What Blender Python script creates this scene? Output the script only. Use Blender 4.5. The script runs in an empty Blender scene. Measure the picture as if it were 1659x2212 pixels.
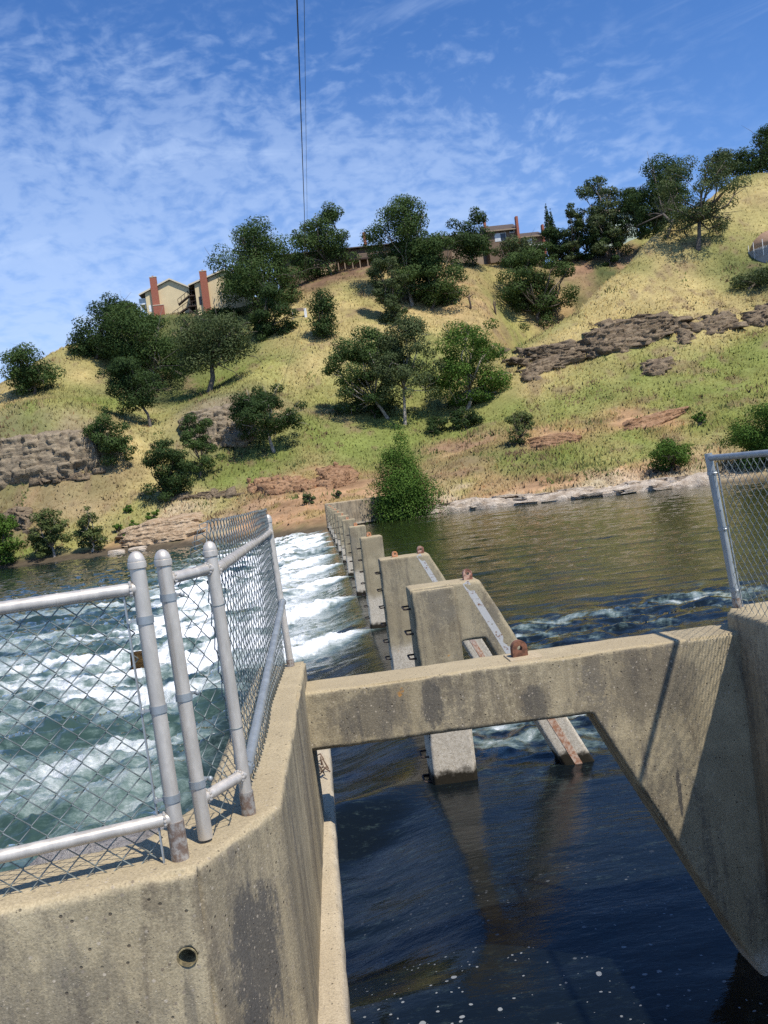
import bpy, bmesh, math, random
import numpy as np
from mathutils import Vector, Matrix
random.seed(7)
RNG = np.random.default_rng(11)
S = bpy.context.scene
COL = S.collection
R = math.radians

# ------------------------------------------------------------------ camera
FPX = 1912.0; IW = 1659.0; IH = 2212.0
CAM = np.array([0.0, 0.0, 3.7])
YAW, PITCH, ROLL = R(4.38), R(-1.75), R(7.0)
_f = np.array([math.sin(YAW)*math.cos(PITCH), math.cos(YAW)*math.cos(PITCH), math.sin(PITCH)])
_r0 = np.array([math.cos(YAW), -math.sin(YAW), 0.0])
_u0 = np.cross(_r0, _f)
_r = math.cos(ROLL)*_r0 - math.sin(ROLL)*_u0
_u = math.cos(ROLL)*_u0 + math.sin(ROLL)*_r0
cd = bpy.data.cameras.new('camera'); cam = bpy.data.objects.new('camera', cd); COL.objects.link(cam)
cam.matrix_world = Matrix(((_r[0], _u[0], -_f[0], CAM[0]), (_r[1], _u[1], -_f[1], CAM[1]), (_r[2], _u[2], -_f[2], CAM[2]), (0, 0, 0, 1)))
cd.sensor_fit = 'VERTICAL'; cd.sensor_height = 36; cd.lens = 36*FPX/IH
cd.clip_start = 0.05; cd.clip_end = 3000
S.camera = cam

def ray(px, py):
    return _f + _r*((px-IW/2)/FPX) - _u*((py-IH/2)/FPX)
def W(px, py, Y):                       # the point seen at (px, py) on the plane at distance Y
    d = ray(px, py); return CAM + d*(Y/d[1])
def WZ(px, py, Z):
    d = ray(px, py); return CAM + d*((Z-CAM[2])/d[2])

# ------------------------------------------------------------------ noise
def _h(ix, iy, seed):
    ix = ix.astype(np.int64).astype(np.uint32); iy = iy.astype(np.int64).astype(np.uint32)
    h = ix*np.uint32(374761393) + iy*np.uint32(668265263) + np.uint32((seed*1274126177) & 0xffffffff)
    h = (h ^ (h >> np.uint32(13)))*np.uint32(1274126177)
    h = h ^ (h >> np.uint32(16))
    h = h*np.uint32(2246822519); h = h ^ (h >> np.uint32(15))
    return h.astype(np.float64)/4294967296.0
def vn(x, y, seed=0):                   # value noise -1..1
    x = np.asarray(x, float); y = np.asarray(y, float)
    ix = np.floor(x); iy = np.floor(y); fx = x-ix; fy = y-iy
    u = fx*fx*fx*(fx*(fx*6-15)+10); v = fy*fy*fy*(fy*(fy*6-15)+10)
    a = _h(ix, iy, seed); b = _h(ix+1, iy, seed); c = _h(ix, iy+1, seed); d = _h(ix+1, iy+1, seed)
    return ((a*(1-u)+b*u)*(1-v) + (c*(1-u)+d*u)*v)*2-1
def fbm(x, y, o=4, seed=0, gain=.5):
    s = 0; a = 1; t = 0
    for k in range(o):
        c, si = math.cos(.6*k), math.sin(.6*k)
        s = s + a*vn((x*c-y*si)*2**k+17.3*k, (x*si+y*c)*2**k-9.1*k, seed+k); t += a; a *= gain
    return s/t
def worley(x, y, seed=0):               # distance to nearest, to second, id of nearest
    ix = np.floor(x); iy = np.floor(y)
    d1 = np.full(x.shape, 9.0); d2 = np.full(x.shape, 9.0); cid = np.zeros(x.shape)
    for i in (-1, 0, 1):
        for j in (-1, 0, 1):
            gx = ix+i; gy = iy+j
            dx = gx+_h(gx, gy, seed)-x; dy = gy+_h(gx, gy, seed+50)-y
            d = np.sqrt(dx*dx+dy*dy); c = _h(gx, gy, seed+99)
            m = d < d1
            d2 = np.where(m, d1, np.minimum(d2, d)); cid = np.where(m, c, cid); d1 = np.where(m, d, d1)
    return d1, d2, cid
def sst(a, b, x):
    t = np.clip((x-a)/(b-a), 0, 1); return t*t*(3-2*t)

# ------------------------------------------------------------------ objects
def tag(o, label=None, cat=None, group=None, kind=None):
    if label: o['label'] = label
    if cat: o['category'] = cat
    if group: o['group'] = group
    if kind: o['kind'] = kind
    return o
def thing(name, loc, label, cat, group=None):
    o = bpy.data.objects.new(name, None); COL.objects.link(o); o.location = [float(c) for c in loc]
    o.empty_display_size = .2
    return tag(o, label, cat, group)
def base_of(p):
    b = np.zeros(3)
    while p is not None:
        b = b + np.array(p.location); p = p.parent
    return b
def mesh(name, v, f, mat, parent=None, smooth=False, cols=None, attrs=None):
    v = np.asarray(v, float).reshape(-1, 3)
    if parent is not None: v = v - base_of(parent)
    me = bpy.data.meshes.new(name)
    if isinstance(f, np.ndarray):
        n, k = f.shape
        me.vertices.add(len(v)); me.vertices.foreach_set('co', v.astype(np.float32).ravel())
        me.loops.add(n*k); me.loops.foreach_set('vertex_index', f.astype(np.int32).ravel())
        me.polygons.add(n); me.polygons.foreach_set('loop_start', np.arange(0, n*k, k, dtype=np.int32))
        me.update(calc_edges=True)
    else:
        me.from_pydata([tuple(p) for p in v], [], [tuple(int(i) for i in q) for q in f])
    if smooth: me.polygons.foreach_set('use_smooth', np.ones(len(me.polygons), dtype=bool))
    if cols is not None:
        a = me.color_attributes.new('Col', 'FLOAT_COLOR', 'POINT')
        c = np.ones((len(v), 4), np.float32); c[:, :3] = cols; a.data.foreach_set('color', c.ravel())
    for k2, val in (attrs or {}).items():
        a = me.attributes.new(k2, 'FLOAT', 'POINT'); a.data.foreach_set('value', np.asarray(val, np.float32).ravel())
    if mat is not None: me.materials.append(mat)
    me.validate(); me.update()
    o = bpy.data.objects.new(name, me); COL.objects.link(o)
    if parent is not None: o.parent = parent
    return o
def copy_tree(src, delta=(0, 0, 0), parent=None):
    c = src.copy(); COL.objects.link(c)
    c.parent = parent
    c.location = Vector(src.location) + (Vector(delta) if parent is None else Vector((0, 0, 0)))
    for ch in list(src.children): copy_tree(ch, (0, 0, 0), c)
    return c

class MB:
    """collects vertices and faces for one mesh"""
    def __init__(s): s.v = []; s.f = []
    def add(s, vs, fs):
        n = len(s.v); s.v += [tuple(map(float, p)) for p in vs]; s.f += [tuple(i+n for i in q) for q in fs]; return s
    def box(s, x0, y0, z0, x1, y1, z1):
        return s.add([(x0,y0,z0),(x1,y0,z0),(x1,y1,z0),(x0,y1,z0),(x0,y0,z1),(x1,y0,z1),(x1,y1,z1),(x0,y1,z1)],
                     [(0,3,2,1),(4,5,6,7),(0,1,5,4),(1,2,6,5),(2,3,7,6),(3,0,4,7)])
    def prism_y(s, poly, y0, y1):         # (x, z) outline extruded along Y
        n = len(poly)
        vs = [(x, y0, z) for x, z in poly]+[(x, y1, z) for x, z in poly]
        fs = [tuple(range(n))[::-1], tuple(range(n, 2*n))]+[(i, (i+1) % n, n+(i+1) % n, n+i) for i in range(n)]
        return s.add(vs, fs)
    def prism_z(s, poly, z0, z1):
        n = len(poly)
        vs = [(x, y, z0) for x, y in poly]+[(x, y, z1) for x, y in poly]
        fs = [tuple(range(n))[::-1], tuple(range(n, 2*n))]+[(i, (i+1) % n, n+(i+1) % n, n+i) for i in range(n)]
        return s.add(vs, fs)
    def bar(s, a, b, w, h=None):          # square bar between two points
        return s.tube([a, b], [w/2*1.414]*2, 4, rot=math.pi/4, flat=(h/w if h else 1))
    def tube(s, pts, rad, k=8, caps=True, rot=0.0, flat=1):
        pts = [np.asarray(p, float) for p in pts]
        if not hasattr(rad, '__len__'): rad = [rad]*len(pts)
        vs = []; fs = []; n = len(pts); prev = None
        for i, p in enumerate(pts):
            t = pts[min(i+1, n-1)]-pts[max(i-1, 0)]; t = t/(np.linalg.norm(t)+1e-12)
            if prev is None:
                a = np.array([0, 0, 1.0]) if abs(t[2]) < .9 else np.array([1.0, 0, 0])
                x = np.cross(a, t)
            else: x = prev-t*np.dot(prev, t)
            x = x/(np.linalg.norm(x)+1e-12); prev = x; y = np.cross(t, x)
            for j in range(k):
                an = rot+2*math.pi*j/k
                vs.append(p+rad[i]*(math.cos(an)*x+flat*math.sin(an)*y))
        for i in range(n-1):
            for j in range(k):
                j2 = (j+1) % k
                fs.append((i*k+j, i*k+j2, (i+1)*k+j2, (i+1)*k+j))
        if caps: fs += [tuple(range(k))[::-1], tuple((n-1)*k+j for j in range(k))]
        return s.add(vs, fs)
    def lathe(s, prof, c, k=20):          # (r, z) profile around the vertical axis at c
        vs = []; fs = []; n = len(prof)
        for r, z in prof:
            for j in range(k):
                a = 2*math.pi*j/k; vs.append((c[0]+r*math.cos(a), c[1]+r*math.sin(a), c[2]+z))
        for i in range(n-1):
            for j in range(k):
                j2 = (j+1) % k; fs.append((i*k+j, i*k+j2, (i+1)*k+j2, (i+1)*k+j))
        fs += [tuple(range(k))[::-1], tuple((n-1)*k+j for j in range(k))]
        return s.add(vs, fs)
    def sphere(s, c, r, sq=(1, 1, 1), k=8, n=5):
        vs = [(c[0], c[1], c[2]-r*sq[2])]; fs = []
        for i in range(1, n):
            a = math.pi*i/n
            for j in range(k):
                b = 2*math.pi*j/k
                vs.append((c[0]+r*sq[0]*math.sin(a)*math.cos(b), c[1]+r*sq[1]*math.sin(a)*math.sin(b), c[2]-r*sq[2]*math.cos(a)))
        vs.append((c[0], c[1], c[2]+r*sq[2])); L = len(vs)-1
        for j in range(k):
            j2 = (j+1) % k
            fs.append((0, 1+j2, 1+j)); fs.append((L, L-k+j, L-k+j2))
            for i in range(n-2): fs.append((1+i*k+j, 1+i*k+j2, 1+(i+1)*k+j2, 1+(i+1)*k+j))
        return s.add(vs, fs)
    def build(s, name, mat, parent=None, smooth=False, bevel=0, auto=None):
        o = mesh(name, np.array(s.v), s.f, mat, parent, smooth)
        if bevel:
            bm = bmesh.new(); bm.from_mesh(o.data)
            bmesh.ops.bevel(bm, geom=bm.edges[:], offset=bevel, segments=2, affect='EDGES', profile=.6)
            bm.to_mesh(o.data); bm.free()
        if auto:
            o.data.polygons.foreach_set('use_smooth', np.ones(len(o.data.polygons), dtype=bool))
            o.data.set_sharp_from_angle(angle=R(auto))
        return o

def remesh(o, size, amp=.004, freq=9.0, chip=.0):
    """voxel-remesh a block of cast concrete and roughen its surface and arrises"""
    m = o.modifiers.new('r', 'REMESH'); m.mode = 'VOXEL'; m.voxel_size = size
    dg = bpy.context.evaluated_depsgraph_get(); ev = o.evaluated_get(dg)
    me = bpy.data.meshes.new_from_object(ev); o.modifiers.clear()
    n = len(me.vertices); co = np.empty(n*3, np.float32); no = np.empty(n*3, np.float32)
    me.vertices.foreach_get('co', co); me.vertices.foreach_get('normal', no)
    co = co.reshape(-1, 3).astype(float); no = no.reshape(-1, 3).astype(float)
    a = co[:, 0]+.37*co[:, 2]; b = co[:, 1]+.61*co[:, 2]
    d = fbm(a*freq, b*freq, 3, 5)*amp + fbm(a*1.5, b*1.5, 2, 8)*amp*1.5
    edge = 1-np.max(np.abs(no), axis=1)              # arrises
    d = d - sst(.04, .25, edge)*chip*(.35+1.3*np.clip(fbm(a*5, b*5, 3, 21)+.1, 0, 1)*1.6)
    co = co+no*d[:, None]
    me.vertices.foreach_set('co', co.astype(np.float32).ravel())
    me.polygons.foreach_set('use_smooth', np.ones(len(me.polygons), dtype=bool))
    old = o.data; o.data = me
    if not len(me.materials) and len(old.materials): me.materials.append(old.materials[0])
    me.update(); return o

# ------------------------------------------------------------------ materials
class NT:
    def __init__(s, name, world=False):
        if world: s.m = bpy.data.worlds.new(name)
        else: s.m = bpy.data.materials.new(name)
        s.m.use_nodes = True; s.t = s.m.node_tree; s.t.nodes.clear()
    def n(s, typ, _out=None, **kw):
        nd = s.t.nodes.new(typ)
        for k, v in kw.items():
            if k.startswith('i_'):
                key = k[2:]; key = int(key) if key.isdigit() else key.replace('_', ' ')
                s.set(nd.inputs[key], v)
            else: setattr(nd, k, v)
        return nd if _out is None else nd.outputs[_out]
    def set(s, inp, v):
        if isinstance(v, bpy.types.NodeSocket): s.t.links.new(v, inp)
        elif isinstance(v, bpy.types.Node): s.t.links.new(v.outputs[0], inp)
        elif isinstance(v, (tuple, list)) and len(v) == 3 and inp.type == 'RGBA': inp.default_value = (*v, 1)
        else: inp.default_value = v
    def mix(s, f, a, b, mode='MIX'):
        nd = s.t.nodes.new('ShaderNodeMix'); nd.data_type = 'RGBA'; nd.blend_type = mode
        s.set(nd.inputs[0], f); s.set(nd.inputs[6], a); s.set(nd.inputs[7], b); return nd.outputs[2]
    def math(s, op, a, b=0.0, c=0.0, clamp=False):
        nd = s.t.nodes.new('ShaderNodeMath'); nd.operation = op; nd.use_clamp = clamp
        s.set(nd.inputs[0], a); s.set(nd.inputs[1], b); s.set(nd.inputs[2], c); return nd.outputs[0]
    def ss(s, x, a, b, lo=0.0, hi=1.0):
        nd = s.t.nodes.new('ShaderNodeMapRange'); nd.interpolation_type = 'SMOOTHSTEP'
        s.set(nd.inputs[0], x); s.set(nd.inputs[1], a); s.set(nd.inputs[2], b); s.set(nd.inputs[3], lo); s.set(nd.inputs[4], hi); return nd.outputs[0]
    def pos(s): return s.n('ShaderNodeNewGeometry', 'Position')
    def mapp(s, v, sc=(1, 1, 1), rot=(0, 0, 0), loc=(0, 0, 0)):
        nd = s.t.nodes.new('ShaderNodeMapping'); s.set(nd.inputs[0], v); nd.inputs[1].default_value = loc; nd.inputs[2].default_value = rot; nd.inputs[3].default_value = sc; return nd.outputs[0]
    def noise(s, v, sc, det=4, rough=.55, dist=0.0, out=0):
        nd = s.t.nodes.new('ShaderNodeTexNoise'); s.set(nd.inputs['Vector'], v)
        s.set(nd.inputs['Scale'], sc); nd.inputs['Detail'].default_value = det; nd.inputs['Roughness'].default_value = rough; nd.inputs['Distortion'].default_value = dist
        return nd.outputs[out]
    def vor(s, v, sc, feat='F1', out='Distance', rnd=1.0):
        nd = s.t.nodes.new('ShaderNodeTexVoronoi'); nd.feature = feat; s.set(nd.inputs['Vector'], v); s.set(nd.inputs['Scale'], sc); nd.inputs['Randomness'].default_value = rnd
        return nd.outputs[out]
    def bump(s, h, st, dist=.01, nrm=None):
        nd = s.t.nodes.new('ShaderNodeBump'); s.set(nd.inputs['Height'], h); s.set(nd.inputs['Strength'], st); s.set(nd.inputs['Distance'], dist)
        if nrm is not None: s.set(nd.inputs['Normal'], nrm)
        return nd.outputs[0]
    def out(s, sh):
        o = s.t.nodes.new('ShaderNodeOutputMaterial'); s.set(o.inputs[0], sh); return s.m
    def principled(s, **kw):
        nd = s.t.nodes.new('ShaderNodeBsdfPrincipled')
        for k, v in kw.items(): s.set(nd.inputs[k.replace('_', ' ')], v)
        return nd.outputs[0]

STAINS = [(-1.05, 2.87, 2.02, .40, .4, .36, .38), (-.40, 3.17, 2.06, .10, .25, .36, .85), (-.46, 3.05, 1.6, .10, .25, .45, .6), (-.61, 2.92, 2.08, .022, .3, .12, .5), (.20, 5.82, 2.20, .24, .25, .17, .6), (.61, 5.82, 2.22, .08, .25, .18, .8), (1.30, 5.82, 2.13, .12, .25, .13, .7), (2.12, 5.82, 2.12, .34, .3, .30, .5), (2.22, 5.82, 1.35, .016, .25, .24, .9)]
def mat_concrete(name, base=(.37, .31, .20), stain=.55, bump=1.0, water=True, edge_lo=.85, alg=.15):
    t = NT(name); p = t.pos()
    x, y, z = [t.n('ShaderNodeSeparateXYZ', i_0=p).outputs[i] for i in range(3)]
    big = t.noise(p, .9, 5, .6)
    mid = t.noise(p, 5, 6, .65)
    c = t.mix(t.ss(mid, .3, .7), tuple(v*.80 for v in base), tuple(v*1.12 for v in base))
    c = t.mix(t.ss(big, .42, .66), c, (base[0]*.82, base[1]*.80, base[2]*.78))
    # grey-brown weather stains running down the faces
    sp = t.mapp(p, (3.2, 3.2, .55))
    st = t.noise(sp, 1.0, 6, .68, .6)
    st2 = t.noise(p, 22, 5, .75)
    nz = t.n('ShaderNodeSeparateXYZ', i_0=t.n('ShaderNodeNewGeometry', 'Normal')).outputs[2]
    side = t.ss(nz, .35, .75, 1, 0)
    m = t.math('MULTIPLY', t.ss(st, .42, .60), t.ss(t.math('ADD', t.math('MULTIPLY', st2, .6), t.math('MULTIPLY', st, .5)), .50, .58))
    m = t.math('MULTIPLY', t.math('MULTIPLY', m, stain), side)
    c = t.mix(m, c, t.mix(t.ss(t.noise(p, 2.0, 3), .4, .6), (.13, .105, .075), (.105, .098, .09)))
    st3 = t.noise(t.mapp(p, (6, 6, .25), loc=(3, 1, 7)), 1.0, 4, .6)
    nx = t.math('ABSOLUTE', t.n('ShaderNodeSeparateXYZ', i_0=t.n('ShaderNodeNewGeometry', 'Normal')).outputs[0])
    st3 = t.math('ADD', t.math('MULTIPLY', t.noise(t.mapp(p, (9, 9, .18), loc=(3, 1, 7)), 1.0, 5, .65), t.ss(nx, .5, .9, .94, 1.20)), 0)
    m2 = t.math('MULTIPLY', t.math('MULTIPLY', t.ss(st3, .50, .66), side), .62*stain)
    c = t.mix(m2, c, (.15, .128, .094))
    for (sx_, sy_, sz_, rx_, ry_, rz_, k_) in STAINS:      # known rain stains with a shape of their own
        dx = t.math('DIVIDE', t.math('SUBTRACT', x, sx_), rx_); dy = t.math('DIVIDE', t.math('SUBTRACT', y, sy_), ry_); dz = t.math('DIVIDE', t.math('SUBTRACT', z, sz_), rz_)
        rr = t.math('ADD', t.math('ADD', t.math('MULTIPLY', dx, dx), t.math('MULTIPLY', dy, dy)), t.math('MULTIPLY', dz, dz))
        rr = t.math('ADD', rr, t.math('MULTIPLY', t.math('SUBTRACT', t.noise(t.mapp(p, (6, 6, 2.2)), 2.2, 8, .78), .5), 3.4))
        rr = t.math('ADD', rr, t.math('MULTIPLY', t.math('SUBTRACT', st2, .5), 2.2))
        c = t.mix(t.math('MULTIPLY', t.math('MULTIPLY', t.ss(rr, 1.1, .45), side), k_), c, (.085, .08, .073))
    # tops mixed paler and warmer
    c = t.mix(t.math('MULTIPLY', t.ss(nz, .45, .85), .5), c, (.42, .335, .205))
    # aggregate
    v1 = t.n('ShaderNodeTexVoronoi', i_Vector=p, i_Scale=34.0)
    ag = t.math('MULTIPLY', t.ss(v1.outputs['Distance'], .16, .24, 1, 0), t.ss(t.n('ShaderNodeSeparateColor', i_0=v1.outputs['Color']).outputs[0], .62, .66))
    agc = t.mix(t.n('ShaderNodeSeparateColor', i_0=v1.outputs['Color']).outputs[1], (.13, .10, .075), (.50, .43, .33))
    c = t.mix(t.math('MULTIPLY', ag, .75), c, agc)
    v2 = t.n('ShaderNodeTexVoronoi', i_Vector=p, i_Scale=95.0)
    ag2 = t.math('MULTIPLY', t.ss(v2.outputs['Distance'], .2, .3, 1, 0), t.ss(t.n('ShaderNodeSeparateColor', i_0=v2.outputs['Color']).outputs[0], .55, .6))
    c = t.mix(t.math('MULTIPLY', ag2, .8), c, t.mix(t.n('ShaderNodeSeparateColor', i_0=v2.outputs['Color']).outputs[1], (.10, .08, .06), (.48, .41, .30)))
    # orange lichen
    v3 = t.n('ShaderNodeTexVoronoi', i_Vector=t.n('ShaderNodeVectorMath', operation='ADD', i_0=p, i_1=t.mapp(t.noise(p, 14, 3, out=1), (.09, .09, .09))), i_Scale=4.2)
    li = t.math('MULTIPLY', t.ss(v3.outputs['Distance'], .07, .11, 1, 0), t.ss(t.n('ShaderNodeSeparateColor', i_0=v3.outputs['Color']).outputs[0], .80, .82))
    li = t.math('MULTIPLY', t.math('MULTIPLY', li, side), t.ss(t.noise(p, 60, 2), .35, .55))
    c = t.mix(t.math('MULTIPLY', li, .85), c, (.50, .23, .045))
    if water:
        zz = t.math('ADD', z, t.math('MULTIPLY', t.math('SUBTRACT', t.noise(p, 4, 4), .5), .35))
        c = t.mix(t.math('MULTIPLY', t.ss(zz, edge_lo+.12, edge_lo-.12), .8), c, t.mix(t.ss(t.noise(p, 30, 4, .7), .35, .65), (.46, .40, .31), (.66, .59, .48)))
        z3 = t.math('ADD', z, t.math('MULTIPLY', t.math('SUBTRACT', t.noise(p, 9, 4), .5), .22))
        c = t.mix(t.ss(z3, alg+.05, alg-.05), c, (.022, .018, .011))
    gr = t.noise(p, 120, 3, .7)
    c = t.mix(1.0, c, t.mix(t.ss(gr, .3, .7), (.80, .79, .77), (1.18, 1.18, 1.18)), 'MULTIPLY')
    # pits and grain
    pit = t.ss(v2.outputs['Distance'], .0, .30)
    pv = t.n('ShaderNodeTexVoronoi', i_Vector=p, i_Scale=26.0)
    hole = t.math('MULTIPLY', t.ss(pv.outputs['Distance'], .10, .17, 1, 0), t.ss(t.n('ShaderNodeSeparateColor', i_0=pv.outputs['Color']).outputs[0], .58, .60))
    c = t.mix(t.math('MULTIPLY', hole, .8), c, (.07, .055, .04))
    h = t.math('ADD', t.math('MULTIPLY', t.noise(p, 70, 4, .7), 1.0), t.math('MULTIPLY', pit, .25))
    h = t.math('SUBTRACT', h, t.math('MULTIPLY', hole, 1.6))
    h = t.math('ADD', h, t.math('MULTIPLY', t.noise(p, 12, 4, .6), .5))
    return t.out(t.principled(Base_Color=c, Roughness=.92, Specular_IOR_Level=.2, Normal=t.bump(h, .55*bump, .006)))

def mat_plain(name, c, rough=.6, metal=0.0, var=.25, sc=8.0, bump=.15, dist=.01):
    t = NT(name); p = t.pos()
    n1 = t.noise(p, sc, 5, .6)
    cc = t.mix(t.ss(n1, .3, .7), tuple(v*(1-var) for v in c), tuple(min(1, v*(1+var)) for v in c))
    return t.out(t.principled(Base_Color=cc, Roughness=t.ss(n1, .2, .8, max(.05, rough-.1), min(1, rough+.1)), Metallic=metal, Normal=t.bump(t.noise(p, sc*5, 4), bump, dist)))
def mat_galv(name, c=(.66, .60, .52), rust=.0):
    t = NT(name); p = t.pos()
    v = t.n('ShaderNodeTexVoronoi', i_Vector=t.mapp(p, (1, 1, .6)), i_Scale=95.0)
    n1 = t.noise(t.mapp(p, (1, 1, .35)), 14, 5, .65)
    cc = t.mix(t.ss(n1, .3, .72), tuple(a*.72 for a in c), c)
    cc = t.mix(t.math('MULTIPLY', t.ss(t.n('ShaderNodeSeparateColor', i_0=v.outputs['Color']).outputs[0], .3, .9), .42), cc, tuple(a*.75 for a in c))
    st = t.math('MULTIPLY', t.ss(t.noise(t.mapp(p, (1, 1, .2)), 40, 3), .6, .75), .4)
    cc = t.mix(st, cc, (.33, .30, .26))
    if rust:
        cc = t.mix(t.math('MULTIPLY', t.ss(t.noise(p, 30, 5, .7), .38, .6), rust), cc, (.12, .055, .025))
    return t.out(t.principled(Base_Color=cc, Metallic=.35 if not rust else .15, Roughness=t.ss(n1, .3, .7, .34, .52), Normal=t.bump(n1, .1, .003)))
def mat_rust(name, c=(.13, .055, .03), pale=.0):
    t = NT(name); p = t.pos(); n1 = t.noise(p, 30, 6, .7)
    cc = t.mix(t.ss(n1, .35, .65), tuple(v*.6 for v in c), tuple(v*1.7 for v in c))
    if pale: cc = t.mix(t.math('MULTIPLY', t.ss(t.noise(p, 18, 4, .6), .42, .6), pale), cc, (.55, .38, .29))
    return t.out(t.principled(Base_Color=cc, Roughness=.85, Normal=t.bump(n1, .6, .004)))
def mat_strip(name):
    t = NT(name); p = t.pos(); n1 = t.noise(p, 26, 5, .65)
    z = t.n('ShaderNodeSeparateXYZ', i_0=p).outputs[2]
    cc = t.mix(t.ss(n1, .56, .64), (.50, .49, .46), (.20, .09, .045))
    cc = t.mix(t.ss(z, 1.05, .6), cc, t.mix(t.ss(n1, .4, .6), (.36, .17, .09), (.55, .40, .29)))
    return t.out(t.principled(Base_Color=cc, Roughness=.7, Normal=t.bump(n1, .4, .003)))
def mat_attr(name, rough=.9, vary=.25, sc=1.2, bump=.6, bdist=.15, trans=0.0, spec=.15):
    t = NT(name); p = t.pos()
    a = t.n('ShaderNodeAttribute', attribute_name='Col').outputs[0]
    n1 = t.noise(p, sc, 6, .7)
    c = t.mix(1.0, a, t.mix(t.ss(n1, .25, .75), (1-vary,)*3, (1+vary,)*3), 'MULTIPLY')
    kw = {}
    if bump: kw['Normal'] = t.bump(t.noise(p, sc*3, 5, .7), bump, bdist)
    b = t.principled(Base_Color=c, Roughness=rough, Specular_IOR_Level=spec, **kw)
    if trans:
        tr = t.n('ShaderNodeBsdfTranslucent', i_Color=c)
        b = t.n('ShaderNodeMixShader', i_0=trans, i_1=b, i_2=tr).outputs[0]
    return t.out(b)
def mat_rock(name, c=(.20, .16, .12), pale=(.36, .30, .22), sc=.7):
    t = NT(name); p = t.pos()
    n1 = t.noise(t.mapp(p, (1, 1, 2.2)), sc, 7, .68)
    cc = t.mix(t.ss(n1, .32, .68), c, pale)
    n2 = t.noise(p, sc*9, 5, .7)
    cc = t.mix(t.ss(n2, .50, .72), cc, tuple(v*.5 for v in c))
    h = t.math('ADD', n1, t.math('MULTIPLY', t.noise(t.mapp(p, (1, 1, 1.6)), sc*5, 6, .75), .7))
    return t.out(t.principled(Base_Color=cc, Roughness=.95, Specular_IOR_Level=.15, Normal=t.bump(h, .9, .25)))

M = {}
M['conc'] = mat_concrete('old_concrete')
M['conc_near'] = mat_concrete('old_near_concrete', edge_lo=.12, stain=.68, base=(.40, .335, .215), alg=-.2)
M['conc_pale'] = mat_concrete('washed_concrete', base=(.50, .44, .34), stain=.35, edge_lo=.0)
M['conc_far'] = mat_concrete('far_concrete', base=(.36, .29, .20), stain=.6, edge_lo=.3)
M['galv'] = mat_galv('galvanised_pipe'); M['galv_blue'] = mat_galv('weathered_pipe', (.37, .40, .41))
M['galv_rust'] = mat_galv('rusted_sleeve', (.42, .39, .35), .75)
M['wire'] = mat_plain('galvanised_wire', (.21, .24, .23), .5, .3, .15, 20, 0)
M['rust'] = mat_rust('rusty_steel'); M['rust_pale'] = mat_rust('flaking_primer_steel', (.17, .07, .045), .7)
M['rust_orange'] = mat_rust('orange_rust', (.36, .15, .06), .5)
M['dark_steel'] = mat_rust('dark_rung_steel', (.045, .03, .022))
M['strip'] = mat_strip('painted_steel_strip')
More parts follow.
